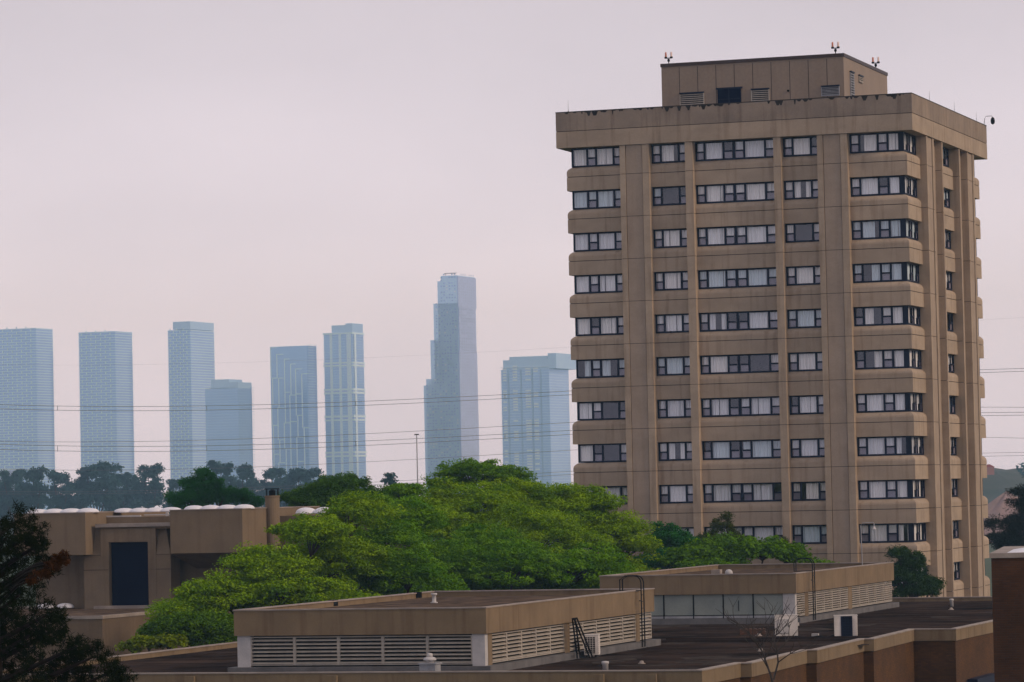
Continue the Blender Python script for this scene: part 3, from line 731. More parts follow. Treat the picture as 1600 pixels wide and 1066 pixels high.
for k in range(6):
    a = k*math.pi/3; m.tube([(10.1+.38*math.cos(a), 4+.38*math.sin(a), 15.06), (10.1+.38*math.cos(a), 4+.38*math.sin(a), 15.42)], .02, 6)
m.lathe((10.1, 4, 15.42), [(.46, 0), (.46, .05)], 18); m.lathe((10.1, 4, 15.06), [(.2, 0), (.2, .28), (.1, .33)], 12); m.build('chimney_cage', METD, ch)
# terrace in front
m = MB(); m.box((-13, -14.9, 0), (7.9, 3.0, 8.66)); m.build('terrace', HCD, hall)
m = MB(); m.box((-12.7, -14.6, 8.66), (7.6, 2.8, 8.70)); m.build('terrace_roof', GRAVEL, hall)
m = MB(); ring(m, -13.05, -14.95, 7.95, 3.0, .35, 8.66, 8.82); m.build('terrace_cap', CAPM, hall)

# ------------------------------------------------------------------ trees
def leaves_mesh(name, cents, radii, per, size, mats, parent, rs, flat=.55, up=.9, aspect=.45, tones=None):
    n = len(cents)*per
    c = np.repeat(np.array(cents, float), per, 0); r = np.repeat(np.array(radii, float), per)
    g = rs.normal(size=(n, 3)); g /= np.linalg.norm(g, axis=1)[:, None]+1e-9
    rr = rs.random(n)**.45; g *= rr[:, None]; g[:, 2] *= flat
    p = c+g*r[:, None]
    nr = rs.normal(size=(n, 3)); nr[:, 2] = np.abs(nr[:, 2])+up; nr += g*.9; nr /= np.linalg.norm(nr, axis=1)[:, None]
    a = np.cross(nr, rs.normal(size=(n, 3))); a /= np.linalg.norm(a, axis=1)[:, None]; b = np.cross(nr, a)
    s = size*(.6+.8*rs.random(n))[:, None]
    v = np.stack([p-a*s, p-b*s*aspect+a*s*.1, p+a*s, p+b*s*aspect+a*s*.1], 1).reshape(-1, 3)
    me = bpy.data.meshes.new(name); me.vertices.add(4*n); me.vertices.foreach_set('co', v.ravel())
    me.loops.add(4*n); me.loops.foreach_set('vertex_index', np.arange(4*n, dtype=np.int32))
    me.polygons.add(n); me.polygons.foreach_set('loop_start', np.arange(n, dtype=np.int32)*4)
    try: me.polygons.foreach_set('loop_total', np.full(n, 4, np.int32))
    except Exception: pass
    tn = np.repeat(rs.random(len(cents)) if tones is None else tones, per)*.7+rs.random(n)*.3
    at = me.attributes.new('tone', 'FLOAT', 'FACE'); at.data.foreach_set('value', tn.astype(np.float32))
    for m_ in mats: me.materials.append(m_)
    me.update(calc_edges=True); me.validate()
    o = bpy.data.objects.new(name, me); C.objects.link(o); o.parent = parent; return o
def tree(name, label, group, lobes, D, m, seed, tuft=.68, dens=2.3, per=165, size=.08, base=None, cat='tree', flat=.41, trunk=.22, branches=True, up=.9, aspect=.45, gaps=0.0):
    """lobes: (px, py, rx, ry, dD) in photo pixels at distance D+dD; each becomes a real ellipsoid of foliage"""
    rs = np.random.default_rng(seed); L3 = []
    if m is not G1 and m is not G2 and flat == .41: flat, dens = .7, 4.0 if dens == 2.3 else dens
    for (px, py, rx, ry, dd) in lobes:
        d = D+dd; c = at_y(px, py, d); k = d/f_px; L3.append((c, rx*k, ry*k, max(.8*rx*k, .4)))
    cx = sum(l[0].x*l[1] for l in L3)/sum(l[1] for l in L3); cy = sum(l[0].y*l[1] for l in L3)/sum(l[1] for l in L3)
    b = Vector((cx, cy, 0)) if base is None else Vector(base)
    t = thing(name, b, label, cat, group)
    cents, radii, tw = [], [], MB()
    zmin = min(l[0].z-l[2] for l in L3); fork = Vector((0, 0, max(.6, (zmin-b.z)*.75)))
    top = Vector((0, 0, 0))
    tw.tube([(0, 0, 0), (.05, 0, fork.z*.5), tuple(fork)], [trunk*1.35, trunk*1.05, trunk*.9], 8)
    for (c, rx, rz, ry) in L3:
        q = c-b; mid = fork.lerp(q, .5)+Vector((0, 0, -rz*.3))
        tw.tube([tuple(fork), tuple(mid), tuple(q)], [trunk*.7, trunk*.45, trunk*.2], 6)
        area = 4*math.pi*((rx*rz)**1.6/3+(rx*ry)**1.6/3+(rz*ry)**1.6/3)**(1/1.6)
        n = max(6, int(area*dens))
        g = rs.normal(size=(n, 3)); g /= np.linalg.norm(g, axis=1)[:, None]
        g[:, 2] = np.where(g[:, 2] < -.35, -g[:, 2]*.6, g[:, 2])
        sh = 1-.42*rs.random(n)**1.8
        # uneven outline: low-frequency lumps
        sh *= .86+.22*np.sin(g[:, 0]*5+seed)+0*.1 if False else 1.0
        lump = .90+.16*np.sin(g[:, 0]*4.3+seed*1.7)*np.cos(g[:, 1]*3.7+seed)*1.0+.10*np.sin(g[:, 2]*7+seed*.6)
        pts = np.stack([g[:, 0]*rx, g[:, 1]*ry, g[:, 2]*rz], 1)*(sh*lump)[:, None]+np.array(q)
        if gaps:
            keep = np.sin(pts[:, 0]*1.9+seed)*np.sin(pts[:, 1]*1.7)*np.sin(pts[:, 2]*2.3+seed) > -gaps*.0-.45+gaps
            pts = pts[keep]
        for i, p in enumerate(pts):
            cents.append(p); radii.append(tuft*(.6+.8*rs.random()))
            if branches and i % 5 == 0:
                e = Vector(p); md = q.lerp(e, .5)+Vector(rs.normal(size=3))*.12*rx*.3
                tw.tube([tuple(q*.85+fork*.15), tuple(md), tuple(e)], [trunk*.16, trunk*.10, .012], 4, False)
    tw.build('trunk', BARK, t)
    leaves_mesh('crown', cents, radii, per, size, [m], t, rs, flat, up, aspect)
    return t
G1 = leafmat('locust_leaf', (.08, .195, .001), (.28, .42, .002), .3)
G2 = leafmat('locust_leaf_deep', (.05, .165, .001), (.175, .34, .002), .3)
G3 = leafmat('dark_green_leaf', (.03, .10, .006), (.075, .17, .010))
G4 = leafmat('bright_shrub_leaf', (.07, .18, .001), (.15, .30, .002))
G5 = leafmat('dark_pine_needle', (.003, .008, .002), (.010, .018, .004), .1)
G6 = leafmat('blue_green_leaf', (.012, .10, .016), (.04, .19, .028))
GP = leafmat('foot_pine_needle', (.012, .040, .006), (.035, .075, .010), .15)
GD = leafmat('olive_bush_leaf', (.045, .12, .003), (.11, .21, .004), .3)
GW = leafmat('young_yellow_leaf', (.11, .17, .004), (.22, .28, .006), .3)
GH = leafmat('far_tree_leaf', (.015, .06, .07), (.05, .12, .11), .2)  # haze blue is mixed into the leaf colour
GB = leafmat('dead_brown_needle', (.025, .011, .003), (.085, .030, .006), .1)
GY = leafmat('olive_leaf', (.035, .06, .010), (.07, .09, .012))
gT = 'broadleaf trees between the buildings'
tree('locust_tree', 'broad light green tree in front of the right end of the concrete hall', gT,
     [(492, 838, 66, 38, 0), (418, 890, 74, 42, -2), (345, 932, 70, 38, -4), (520, 880, 90, 60, 3), (440, 930, 90, 50, -3), (560, 810, 60, 40, 4), (290, 965, 60, 35, -5), (500, 950, 90, 50, 0), (400, 960, 80, 45, -2)], 190, G1, 11)
tree('locust_tree', 'dark-centred green tree left of the widest crown, directly behind the nearer penthouse', gT,
     [(600, 850, 70, 50, 2), (560, 900, 80, 50, 0), (640, 900, 60, 55, -2), (640, 820, 60, 38, 5), (600, 955, 80, 50, 0), (680, 950, 70, 50, 2)], 196, G2, 12)
tree('locust_tree', 'widest yellow-green crown covering the lower left corner of the tower', gT,
     [(735, 795, 95, 42, 2), (850, 800, 105, 48, 4), (940, 840, 75, 52, 3), (700, 840, 90, 48, -1), (830, 850, 110, 55, -2), (985, 860, 42, 36, 5), (790, 776, 60, 24, 6), (905, 785, 60, 28, 4), (860, 910, 110, 50, -2), (960, 905, 60, 40, 4), (720, 900, 90, 50, 3)], 212, G1, 13)
tree('locust_tree', 'deep green lower crown in front of the widest yellow-green one', gT,
     [(690, 890, 85, 42, 0), (800, 895, 90, 50, 0), (760, 860, 70, 40, 2), (900, 895, 90, 45, 2), (640, 915, 50, 30, -2), (760, 945, 110, 45, 2), (900, 940, 90, 40, 3)], 203, G2, 14)
tree('locust_tree', 'airy tree with see-through top rising behind the widest crown', gT,
     [(735, 742, 62, 26, 0), (790, 748, 42, 22, 2), (700, 762, 45, 24, 0), (800, 775, 50, 25, 1)], 240, G2, 15, tuft=.55, dens=2.8, per=120, flat=.34)
tree('round_tree', 'dark green bushy tree crown poking up right of the hall chimney', gT,
     [(520, 768, 45, 26, 0), (550, 756, 26, 16, 2), (470, 782, 35, 20, 1), (590, 785, 60, 28, 3), (505, 792, 50, 22, 0)], 232, G3, 16, tuft=.45, dens=3)
tree('round_tree', 'low mid green crown between the dark bushy tree and the airy tree', gT,
     [(630, 775, 45, 22, 0), (590, 800, 50, 26, -3), (660, 795, 40, 26, -3)], 226, G2, 17, tuft=.45)
tree('maple_tree', 'dark green pointed crown showing above the hall roof between the hazy trees', 'trees behind the concrete hall',
     [(318, 765, 38, 26, 0), (300, 785, 42, 22, 0), (345, 780, 30, 24, 1), (320, 745, 20, 14, 0)], 262, G6, 18, tuft=.4, dens=3, up=.1, aspect=.3)
tree('maple_tree', 'small dark green crown behind the hall roof just left of the chimney', 'trees behind the concrete hall',
     [(378, 778, 20, 14, 0), (395, 786, 18, 10, 0), (262, 786, 16, 10, 0)][:2], 264, G6, 19, tuft=.35, dens=3, up=.1, aspect=.3)
tree('round_shrub', 'rounded olive bush at the left end of the tree mass above the lower wall', 'shrubs between the buildings',
     [(300, 985, 60, 32, 0), (345, 990, 40, 30, 1), (250, 990, 32, 22, 1), (330, 1000, 40, 24, 0)], 180, GD, 20, tuft=.45, cat='shrub')
tree('round_shrub', 'yellowish young shrub at the lower left tip of the tree mass', 'shrubs between the buildings',
     [(232, 1006, 30, 15, 0), (270, 1004, 30, 14, 0), (205, 1012, 16, 10, 0)], 174, GW, 21, tuft=.3, per=60, size=.10, cat='shrub')
tree('leafy_shrub', 'dark blue-green shrub at the tower foot beside the widest crown', 'shrubs at the tower foot',
     [(1040, 850, 38, 32, 0), (1075, 865, 32, 30, 0), (1030, 880, 40, 26, -1)], 231, G6, 22, tuft=.4, cat='shrub')
tree('small_conifer', 'small dark conifer against the tower left of its lowest visible windows', 'conifers at the tower foot',
     [(1128, 825, 20, 20, 0), (1115, 845, 28, 18, 0), (1145, 845, 20, 16, 0), (1138, 808, 8, 10, 0)], 234, GY, 23, tuft=.3, per=60, size=.10, up=.1, aspect=.2)
tree('leafy_shrub', 'long bright green hedge-like shrub behind the farther penthouse', 'shrubs at the tower foot',
     [(1080, 872, 45, 24, 0), (1140, 864, 55, 26, 0), (1195, 862, 45, 24, 0), (1235, 872, 30, 20, 0), (1110, 885, 60, 16, -1), (1275, 886, 30, 8, 0), (1310, 890, 16, 6, 0)], 229, G4, 24, tuft=.45, cat='shrub', size=.12, per=55)
tree('small_conifer', 'twiggy dark conifer against the tower right of the bright shrub', 'conifers at the tower foot',
     [(1222, 850, 12, 10, 0), (1240, 860, 14, 10, 0), (1252, 864, 9, 8, 0), (1225, 868, 16, 10, 0)], 232, GY, 25, tuft=.25, per=50, size=.09, up=.1, aspect=.2)
tree('pine_tree', 'dark bushy pine at the right front corner of the tower foot', 'conifers at the tower foot',
     [(1405, 868, 18, 14, 0), (1425, 880, 22, 18, 0), (1420, 905, 36, 22, 0), (1455, 915, 22, 16, 0), (1400, 895, 20, 16, 0), (1430, 925, 40, 14, 0)], 231, GP, 26, tuft=.35, dens=7, per=70, size=.10, up=.1, aspect=.22)
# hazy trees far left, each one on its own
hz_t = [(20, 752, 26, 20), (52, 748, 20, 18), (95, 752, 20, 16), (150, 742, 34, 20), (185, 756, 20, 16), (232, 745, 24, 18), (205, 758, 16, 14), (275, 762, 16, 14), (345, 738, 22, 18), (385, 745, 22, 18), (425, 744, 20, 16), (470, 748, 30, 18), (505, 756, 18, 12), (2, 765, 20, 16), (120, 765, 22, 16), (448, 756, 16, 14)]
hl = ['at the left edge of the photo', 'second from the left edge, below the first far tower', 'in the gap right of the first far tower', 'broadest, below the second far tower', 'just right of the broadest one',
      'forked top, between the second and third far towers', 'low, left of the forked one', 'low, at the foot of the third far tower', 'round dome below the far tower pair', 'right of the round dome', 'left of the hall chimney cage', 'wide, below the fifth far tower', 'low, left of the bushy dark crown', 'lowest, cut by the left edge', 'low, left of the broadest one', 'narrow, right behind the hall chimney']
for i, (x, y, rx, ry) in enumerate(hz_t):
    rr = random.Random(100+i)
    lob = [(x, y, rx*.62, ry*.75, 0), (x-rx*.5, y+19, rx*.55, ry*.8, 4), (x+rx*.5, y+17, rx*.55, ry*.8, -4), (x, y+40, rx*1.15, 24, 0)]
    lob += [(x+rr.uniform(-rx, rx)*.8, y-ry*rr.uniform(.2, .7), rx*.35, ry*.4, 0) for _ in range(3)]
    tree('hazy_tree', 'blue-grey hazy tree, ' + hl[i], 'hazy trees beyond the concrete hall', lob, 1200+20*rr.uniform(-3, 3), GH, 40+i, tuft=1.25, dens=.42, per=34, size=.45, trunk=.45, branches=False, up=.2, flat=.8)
tree('hazy_tree', 'tiny hazy tree alone against the sky between the far towers', None, [(610, 746, 8, 6, 0), (606, 752, 6, 6, 0), (614, 753, 6, 5, 0)], 560, GH, 70, tuft=.5, dens=2, per=30, size=.22, branches=True, up=.2, trunk=.15)
# dark pines right
tree('pine_tree', 'tall dark pine beyond the brick wall at the right edge', 'pines at the right edge',
     [(1592, 770, 16, 10, 0), (1598, 790, 24, 14, 0), (1585, 815, 20, 12, 0), (1600, 830, 34, 18, 0), (1580, 848, 30, 20, 0), (1610, 800, 24, 30, 0)], 300, G5, 81, tuft=.5, per=70, size=.13, up=.1, aspect=.15)
tree('pine_tree', 'lower dark pine beside the tower at the right edge', 'pines at the right edge',
     [(1552, 822, 12, 14, 0), (1556, 845, 18, 18, 0), (1575, 856, 22, 14, 0)], 310, G5, 82, tuft=.5, per=70, size=.13, up=.1, aspect=.15)

# near pine, bottom left: needle tufts on real boughs
def near_pine():
    D = 62; rs = np.random.default_rng(4)
    b = at_y(10, 1000, D); b = Vector((b.x-.2, b.y, 0))
    t = thing('pine_tree', b, 'near dark pine with one rusty brown bough filling the bottom left corner', 'tree')
    k = D/f_px; cents, radii, bc, br = [], [], [], []; tw = MB()
    tw.tube([(0, 0, 0), (.05, 0, 8), (0, 0, 15.2)], [.28, .2, .04], 10)
    boughs = [(30, 812, 30), (10, 840, 40), (52, 832, 26), (60, 852, 20), (20, 880, 50), (70, 885, 26), (-10, 900, 60), (30, 930, 46), (-5, 870, 50),
              (75, 960, 32), (50, 990, 50), (85, 985, 26), (10, 960, 60), (60, 1030, 60), (110, 1040, 42), (150, 1025, 30), (120, 1010, 26), (175, 1050, 30), (185, 1062, 26), (0, 1040, 70), (100, 1080, 60), (30, 1100, 80), (160, 1090, 50), (-30, 830, 40), (-20, 1000, 60)]
    for (x, y, r) in boughs:
        c = at_y(x, y, D+rs.uniform(-.5, .5))-b; R_ = r*k
        st = Vector((0, 0, max(1, c.z-.3*abs(c.x)-.2))); tw.tube([tuple(st), tuple(st.lerp(c, .6)), tuple(c)], [.06, .04, .02], 6)
        n = int(20+R_*R_*170)
        g = rs.normal(size=(n, 3)); g /= np.linalg.norm(g, axis=1)[:, None]; g *= (rs.random(n)**.4)[:, None]
        for q in g:
            p = np.array(c)+q*np.array([R_, R_*1.1, R_*.8]); cents.append(p); radii.append(.085*(.7+.6*rs.random()))
    for (x, y, r) in [(103, 872, 8), (92, 877, 10), (78, 886, 10), (68, 897, 9), (88, 883, 7), (52, 906, 8)]:
        c = at_y(x, y, D-1.0)-b; R_ = r*k
        for _ in range(11):
            q = rs.normal(size=3)*.55; bc.append(np.array(c)+q*R_); br.append(.06)
        tw.tube([(0, 0, c.z-.5), tuple(Vector(c)*.6+Vector((0, 0, c.z*.4-.1))), tuple(c)], [.04, .025, .01], 5)
    tw.build('trunk', noisy('dark_pine_bark', (.018, .013, .010), (.010, .008, .006), 6, bump=.5), t)
    leaves_mesh('crown', cents, radii, 26, .062, [G5], t, rs, .9, .0, .09)
    o = leaves_mesh('dead_bough', bc, br, 30, .05, [GB], t, rs, .9, .0, .14); o['label'] = 'rusty brown dead bough'
near_pine()
# bare tree in front of the brick side
def bare():
    D = 138; base = at_y(1190, 1120, D); base.z = 0
    t = thing('bare_tree', base, 'leafless thin tree in front of the stepped brick side', 'tree')
    m = MB(); rs = random.Random(9)
    def P(x, y, dd=0): return at_y(x, y, D+dd)-base
    def grow(p, d, l, r, n):
        if n == 0 or r < .008: return
        pts = [p]; q = p
        for i in range(3):
            d = (d+Vector((rs.uniform(-.22, .22), rs.uniform(-.2, .2), rs.uniform(-.05, .16)))).normalized(); q = q+d*l/3; pts.append(q)
        m.tube(pts, [r, r*.85, r*.75, r*.6], 5, False)
        for k in range(rs.choice([2, 3, 3])):
            s = pts[rs.choice([1, 2, 3, 3])]
            dd = (d+Vector((rs.uniform(-.9, .9), rs.uniform(-.7, .7), rs.uniform(-.3, .5)))).normalized()
            grow(s, dd, l*rs.uniform(.6, .85), r*.6, n-1)
    m.tube([(0, 0, 0), P(1207, 1066), P(1203, 1050)], [.08, .05, .045], 6)
    m.tube([P(1203, 1052), P(1192, 1020), P(1183, 1000), P(1168, 988)], [.04, .03, .022, .015], 5)
    m.tube([P(1209, 1062), P(1216, 1035), P(1214, 1015), P(1208, 996)], [.04, .035, .025, .015], 5)
    for (x, y, dx) in ((1192, 1020, -.3), (1183, 1003, -.5), (1172, 990, -.7), (1216, 1035, .5), (1214, 1018, .5), (1210, 1000, .1), (1200, 1045, -.4), (1188, 1010, .4), (1216, 1025, -.3), (1195, 1030, .2), (1178, 998, .5), (1208, 996, .6)):
        grow(P(x, y), Vector((dx, rs.uniform(-.3, .3), .45)).normalized(), .8, .024, 4)
    m.build('trunk', noisy('pale_bark', (.06, .045, .038), (.025, .02, .018), 4), t)
bare()

# ------------------------------------------------------------------ far background, right
m = MB(); rg = random.Random(2)
ptsL = []
def hill():
    m = MB(); nx, ny = 40, 10; x0_, x1_ = 150, 420
    for i in range(nx+1):
        for j in range(ny+1):
            x = x0_+(x1_-x0_)*i/nx; y = 1350+300*j/ny; tt = j/ny
            z = (20.5+1.2*math.sin(i*.5)+.8*math.sin(i*1.3))*math.sin(min(1, tt*1.6+.05)*math.pi/2) if 0 < i < nx else 0
            m.v.append((x, y, max(z, -.2) if j else -.2))
    for i in range(nx):
        for j in range(ny):
            a = i*(ny+1)+j; m.f.append((a, a+ny+1, a+ny+2, a+1)); m.m.append(0)
    return m
struct('hill', hill(), noisy('wooded_hillside', (.025, .04, .02), (.06, .06, .04), .05, bump=0))
c0 = at_y(1573, 770, 900)
def heap(m):
    seg = 36; rings = [(0, 0)]+[(r, 0) for r in (3, 6, 9, 12, 15, 18)]
    for ri, (r, _) in enumerate([(0.01, 0), (2.5, 0), (5, 0), (8, 0), (11, 0), (15, 0)]):
        for k in range(seg):
            a = 2*math.pi*k/seg; h = 12.5*(1-r/15.5)+.5*math.sin(k*1.3+ri)*(r > 1); rr = r*(1+.12*math.sin(k*.7+1)); m.v.append((rr*math.cos(a), rr*math.sin(a), max(h, -.3)))
    for ri in range(5):
        for k in range(seg):
            j = (k+1) % seg; m.f.append((ri*seg+k, (ri+1)*seg+k, (ri+1)*seg+j, ri*seg+j)); m.m.append(0)
small('gravel_heap', noisy('pinkish_gravel', (.34, .22, .19), (.26, .18, .16), .3, bump=.3), (c0.x, 900, 0.0), 'hazy pinkish gravel heap right of the tower', 'heap', heap, True, 0)
rs2 = np.random.default_rng(3)
cs = [(rs2.uniform(190, 330), rs2.uniform(1352, 1400), rs2.uniform(3, 20)) for _ in range(700)]
w_ = bpy.data.objects.new('far_wood', None)
bpy.data.objects.remove(w_)
o = leaves_mesh('far_wood', cs, [3.0]*len(cs), 24, 1.0, [GH], None, rs2, .8, .2, .6); tag(o, 'far hazy wood on the hillside right of the tower', 'wood', kind='stuff')
t = thing('far_house', at_y(1548, 722, 1340)*1.0, 'tiny red-roofed house on the hazy hilltop right of the tower', 'house')
t.location = (at_y(1549, 720, 1340).x, 1346, 19.6); t.scale = (.8, .8, .8)
m = MB(); m.box((-2.2, 0, -3), (2.2, 5, .5)); m.build('wall', mat('pink_render', (.30, .14, .12), .9), t)
m = MB(); m.prism([(-2.4, -.1), (2.4, -.1), (2.4, 5.1), (-2.4, 5.1)], .5, .6)
m.hexa([(-2.4, -.1, .6), (2.4, -.1, .6), (2.4, 5.1, .6), (-2.4, 5.1, .6), (-.2, -.1, 1.8), (.2, -.1, 1.8), (.2, 5.1, 1.8), (-.2, 5.1, 1.8)]); m.build('roof', mat('red_roof', (.30, .05, .04), .8), t)

# ------------------------------------------------------------------ far towers in the haze
DT = 4000.0; KP = DT/f_px
FG = noisy('far_glazing', (.29, .48, .78), (.24, .42, .72), .03, bump=0, rough=.3, spec=.5)  # far tower materials: part of the haze is put into their pale blue colours
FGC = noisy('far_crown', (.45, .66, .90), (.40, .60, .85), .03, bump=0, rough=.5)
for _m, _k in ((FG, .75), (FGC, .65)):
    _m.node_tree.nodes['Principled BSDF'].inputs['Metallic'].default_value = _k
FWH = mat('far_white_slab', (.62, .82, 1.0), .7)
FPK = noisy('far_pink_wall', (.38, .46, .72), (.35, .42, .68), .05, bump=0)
FBL = noisy('far_haze_blue_wall', (.48, .68, .98), (.43, .63, .94), .05, bump=0)
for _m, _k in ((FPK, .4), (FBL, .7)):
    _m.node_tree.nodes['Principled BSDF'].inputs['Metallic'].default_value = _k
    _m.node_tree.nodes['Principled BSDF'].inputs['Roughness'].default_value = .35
HOR = lambda x: 768-.0218*(x-800)
def zpx(x, y, D=DT): return at_y(x, y, D).z
def far_tower(x0, xs, x1, ytop, label, style, ybody=None, D=DT, crown=None):
    c = at_y(xs, HOR(xs), D); k = D/f_px; th = TH if style != 'glass' else .45
    th = .36
    wf = (xs-x0)*k/math.cos(th); ws = (x1-xs)*k/math.sin(th)
    ws = min(max(ws, 8), 60)
    H = zpx(xs, ytop, D)
    t = thing('high_rise', (c.x, D, 0), label, 'skyscraper', 'hazy high-rise towers on the horizon', -th)
    return t, wf, ws, H
def slabs(t, wf, ws, H, pitch=2.84, stag=True, side=True, h=.62, out=.6, every=1, x0=None, dv=11.5, z0=6):
    m = MB(); i = 0; z = z0
    while z < H-.3:
        m.box((-wf-out, -out, z), (out, ws+out, z+h)) if i % every == 0 else None
        if stag:
            off = (i % 2)*dv/2; x = -off-dv/2
            while x > -wf:
                m.box((x-.6, -out-.02, z+h), (x+.6, -.05, z+pitch)); x -= dv
            y = off+2
            while y < ws and side: m.box((.05, y-.5, z+h), (out+.02, y+.5, z+pitch)); y += dv*.9
        z += pitch; i += 1
    m.build('balcony_band', FWH, t)
def body(t, wf, ws, H, mt=None, x0=None, name='wall', z0=0, y0=0, xr=0):
    m = MB(); m.box((-wf, y0, z0), (xr, ws, H)); return m.build(name, mt or FG, t)
g = far_tower
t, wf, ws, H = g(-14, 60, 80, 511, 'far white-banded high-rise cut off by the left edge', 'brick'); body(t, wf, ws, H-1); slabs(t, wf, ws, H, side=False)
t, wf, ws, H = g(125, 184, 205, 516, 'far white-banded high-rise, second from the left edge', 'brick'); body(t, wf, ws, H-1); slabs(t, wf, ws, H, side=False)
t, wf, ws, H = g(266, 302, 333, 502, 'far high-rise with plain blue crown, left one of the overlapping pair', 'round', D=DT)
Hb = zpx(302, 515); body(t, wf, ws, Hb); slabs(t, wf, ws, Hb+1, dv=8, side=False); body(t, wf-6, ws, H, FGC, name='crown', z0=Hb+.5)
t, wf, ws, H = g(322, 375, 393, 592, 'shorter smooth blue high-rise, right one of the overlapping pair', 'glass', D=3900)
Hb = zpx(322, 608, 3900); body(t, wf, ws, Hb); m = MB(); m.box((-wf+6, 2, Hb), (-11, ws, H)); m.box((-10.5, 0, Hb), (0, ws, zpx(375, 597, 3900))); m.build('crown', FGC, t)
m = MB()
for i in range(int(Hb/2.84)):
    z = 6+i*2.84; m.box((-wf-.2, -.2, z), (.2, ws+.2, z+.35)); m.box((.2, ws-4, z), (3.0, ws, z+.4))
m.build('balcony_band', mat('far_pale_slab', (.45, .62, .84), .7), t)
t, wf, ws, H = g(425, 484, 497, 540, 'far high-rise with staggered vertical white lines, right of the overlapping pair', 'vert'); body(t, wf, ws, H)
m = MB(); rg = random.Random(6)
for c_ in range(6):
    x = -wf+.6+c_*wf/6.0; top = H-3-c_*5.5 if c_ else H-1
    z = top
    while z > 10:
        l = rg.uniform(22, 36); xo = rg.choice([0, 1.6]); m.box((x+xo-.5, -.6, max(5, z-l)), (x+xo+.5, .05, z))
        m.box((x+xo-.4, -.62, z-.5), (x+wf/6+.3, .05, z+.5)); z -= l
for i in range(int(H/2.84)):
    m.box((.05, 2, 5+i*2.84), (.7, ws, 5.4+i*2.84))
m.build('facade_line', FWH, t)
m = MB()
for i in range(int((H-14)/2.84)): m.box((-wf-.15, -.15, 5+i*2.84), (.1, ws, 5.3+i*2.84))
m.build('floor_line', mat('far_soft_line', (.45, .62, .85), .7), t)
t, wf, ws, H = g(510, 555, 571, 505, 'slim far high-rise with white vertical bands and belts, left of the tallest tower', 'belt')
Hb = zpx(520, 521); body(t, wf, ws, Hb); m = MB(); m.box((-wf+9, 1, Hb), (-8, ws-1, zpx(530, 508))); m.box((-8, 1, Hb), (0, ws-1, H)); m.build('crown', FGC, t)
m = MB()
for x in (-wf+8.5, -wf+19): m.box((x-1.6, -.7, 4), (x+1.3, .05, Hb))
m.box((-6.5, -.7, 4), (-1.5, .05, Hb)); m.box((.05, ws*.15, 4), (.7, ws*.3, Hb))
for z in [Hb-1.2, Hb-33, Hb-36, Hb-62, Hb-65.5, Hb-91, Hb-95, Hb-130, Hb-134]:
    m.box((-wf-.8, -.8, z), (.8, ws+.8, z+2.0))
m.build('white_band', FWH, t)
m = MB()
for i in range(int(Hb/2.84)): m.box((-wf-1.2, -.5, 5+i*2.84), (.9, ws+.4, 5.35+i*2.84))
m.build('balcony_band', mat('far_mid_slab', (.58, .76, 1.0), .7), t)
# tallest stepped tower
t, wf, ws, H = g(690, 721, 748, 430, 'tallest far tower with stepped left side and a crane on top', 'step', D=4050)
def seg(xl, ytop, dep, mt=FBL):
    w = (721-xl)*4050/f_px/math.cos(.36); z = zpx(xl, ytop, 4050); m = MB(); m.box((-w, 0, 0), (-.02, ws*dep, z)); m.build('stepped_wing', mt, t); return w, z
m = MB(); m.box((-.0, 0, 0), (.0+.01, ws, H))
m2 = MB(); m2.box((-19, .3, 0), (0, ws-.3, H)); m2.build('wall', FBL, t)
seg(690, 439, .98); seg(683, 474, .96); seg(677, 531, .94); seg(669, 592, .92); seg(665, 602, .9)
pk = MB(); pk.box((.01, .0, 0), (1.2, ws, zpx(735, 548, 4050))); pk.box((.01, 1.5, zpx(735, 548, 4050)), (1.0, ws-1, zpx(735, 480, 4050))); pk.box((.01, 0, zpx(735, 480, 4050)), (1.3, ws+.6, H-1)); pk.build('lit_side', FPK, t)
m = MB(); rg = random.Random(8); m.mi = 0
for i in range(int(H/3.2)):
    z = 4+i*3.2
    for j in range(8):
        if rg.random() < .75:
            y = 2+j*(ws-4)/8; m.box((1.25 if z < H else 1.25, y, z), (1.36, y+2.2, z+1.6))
m.build('side_window', mat('far_window_dark', (.26, .32, .50), .4), t)  # windows of the side face, joined in one mesh
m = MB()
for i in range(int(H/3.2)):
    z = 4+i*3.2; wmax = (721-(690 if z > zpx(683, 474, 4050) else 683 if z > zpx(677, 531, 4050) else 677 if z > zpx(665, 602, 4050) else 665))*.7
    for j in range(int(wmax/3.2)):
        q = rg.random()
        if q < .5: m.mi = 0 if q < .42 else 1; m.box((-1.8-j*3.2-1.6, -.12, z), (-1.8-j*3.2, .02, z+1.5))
m.build('front_window', [mat('far_window_mid', (.24, .38, .60), .4), mat('far_window_pale', (.7, .75, .8), .5)], t)  # windows of the whole front, joined in one mesh
m = MB(); m.tube([(-14, 2, H), (-14, 2, H+3)], .4, 6); m.box((-15.5, 1.6, H+2.2), (-1, 2.4, H+3)); m.build('crane', mat('crane_red', (.35, .2, .18), .7), t)
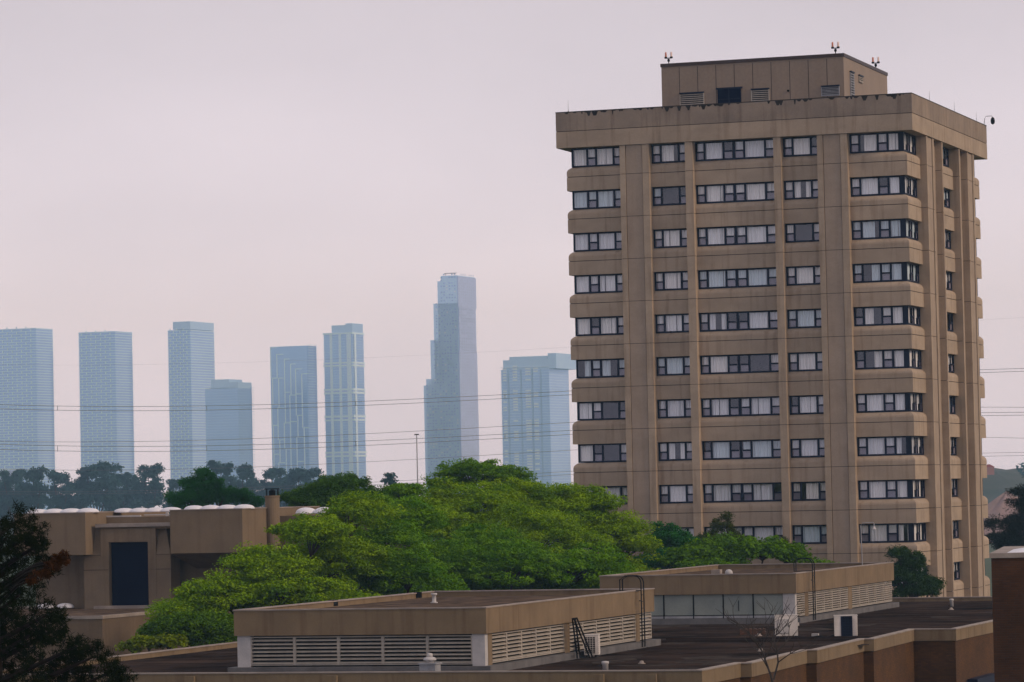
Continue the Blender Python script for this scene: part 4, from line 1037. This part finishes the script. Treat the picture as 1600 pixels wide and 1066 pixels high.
# broad glass tower half behind the residence
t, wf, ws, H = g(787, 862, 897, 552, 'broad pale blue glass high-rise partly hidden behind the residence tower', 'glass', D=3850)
kk = 3850/f_px; Hb = zpx(800, 577, 3850)
body(t, wf, ws, Hb); m = MB(); m.box((-wf+2, 1, Hb), (0, ws, zpx(800, 562, 3850))); m.box((-wf+9, 1.5, Hb), (-2, ws, zpx(800, 557, 3850))); m.box((-1, 0, Hb), (8, ws+4, H)); m.build('crown', FGC, t)
m = MB(); rg = random.Random(12)
for i in range(int(Hb/2.84)):
    z = 5+i*2.84; m.box((-wf-1.5, -.2, z), (.3, ws+.3, z+.3))
    if i % 11 < 8:
        for (xa, xb) in ((-wf+2, -wf+6), (-wf+13, -wf+18), (-wf+27, -wf+33), (-wf+36, -wf+41)):
            if rg.random() < .8: m.box((xa, -.6, z+.3), (xb, .0, z+1.9))
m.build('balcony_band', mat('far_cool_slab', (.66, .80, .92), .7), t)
m = MB()
for x in (-wf+8, -wf+22, -wf+34.5, -wf+44): m.box((x-.8, -.5, 4), (x+.8, .02, Hb))
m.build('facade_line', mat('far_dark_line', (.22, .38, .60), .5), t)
# low podium left
t = thing('far_podium', (at_y(15, 740, 3700).x, 3700, 0), 'low pale pink building at the foot of the first far tower', 'building')
m = MB(); m.box((-14, 0, 0), (8, 20, zpx(15, 735, 3700))); m.build('wall', FPK, t)
m = MB(); m.box((-15, -1, zpx(15, 735, 3700)), (9, 21, zpx(15, 735, 3700)+1)); m.build('roof', FWH, t)

# ------------------------------------------------------------------ power lines, mast
def fit(pts):
    xs = np.array([p[0] for p in pts], float)/800-1; ys = np.array([p[1] for p in pts], float)
    c = np.polyfit(xs, ys, min(3, len(pts)-1)); return lambda x: float(np.polyval(c, x/800-1))
WIRE = mat('aged_conductor', (.14, .15, .17), .6)
def line(curves, label, D, r):
    t = thing('power_line', (0, D, 0), label, 'power line', 'high-voltage lines crossing behind the tower')
    fs = [fit(c) for c in curves]
    for f_ in fs:
        m = MB(); pts = []
        for x in range(-120, 1721, 40):
            p = at_y(x, f_(x), D); pts.append((p.x, 0, p.z))
        m.tube(pts, r, 5); m.build('cable', WIRE, t)
    if len(fs) > 1:
        for x in range(90, 1700, 233):
            a = at_y(x, fs[0](x), D); b = at_y(x, fs[1](x), D); m = MB(); m.tube([(a.x, 0, a.z+.1), (b.x, 0, b.z-.1)], .07, 5); m.build('spacer', WIRE, t)
w1 = [(0, 633.5), (130, 634), (240, 634.5), (425, 632.5), (572, 628), (620, 625.5), (755, 618), (890, 610.5), (1540, 577.5), (1600, 576)]
w2 = [(a, b+(6.5 if a < 700 else 6 if a < 1000 else 4.5)) for a, b in w1]
w4 = [(0, 695), (240, 695.5), (425, 694.5), (572, 691), (620, 687.7), (755, 680), (890, 671.5), (1540, 645.5), (1600, 644)]
w5 = [(a, b+(8 if a < 500 else 6.5 if a < 1000 else 4.5)) for a, b in w4]
w3 = [(0, 689.7), (240, 689), (425, 685), (572, 678.5), (620, 675), (890, 660), (1540, 637), (1600, 636)]
w6 = [(0, 733), (240, 733.5), (425, 729), (620, 720), (890, 703), (1540, 684.5), (1600, 684)]
w7 = [(0, 768), (450, 760), (600, 752), (890, 737), (1540, 708), (1600, 707)]
w8 = [(0, 772), (450, 764), (600, 756), (890, 742), (1540, 713), (1600, 712)]
w9 = [(0, 570), (300, 569), (620, 556), (890, 543), (1540, 500), (1600, 496)]
line([w1, w2], 'upper bundled power line crossing the middle of the far towers', 900, .058)
line([w4, w5], 'lower bundled power line crossing just above the hazy trees', 900, .058)
line([w3], 'single power line just above the lower bundled line', 640, .035)
line([w6], 'single power line skimming the tops of the hazy trees', 640, .03)
line([w7, w8], 'lowest paired power line near the horizon', 700, .032)
line([w9], 'faintest and highest power line, thin against the sky', 1500, .022)
a = at_y(651, 680, 480)
t = thing('light_mast', (a.x, 480, 0), 'tall thin mast with a small head, left of the tallest far tower', 'mast')
m = MB(); m.tube([(0, 0, 0), (0, 0, a.z)], [.14, .06], 8); m.build('pole', GALV, t)
m = MB(); m.box((-.3, -.1, a.z), (.3, .1, a.z+.14)); m.build('lamp_head', METD, t)
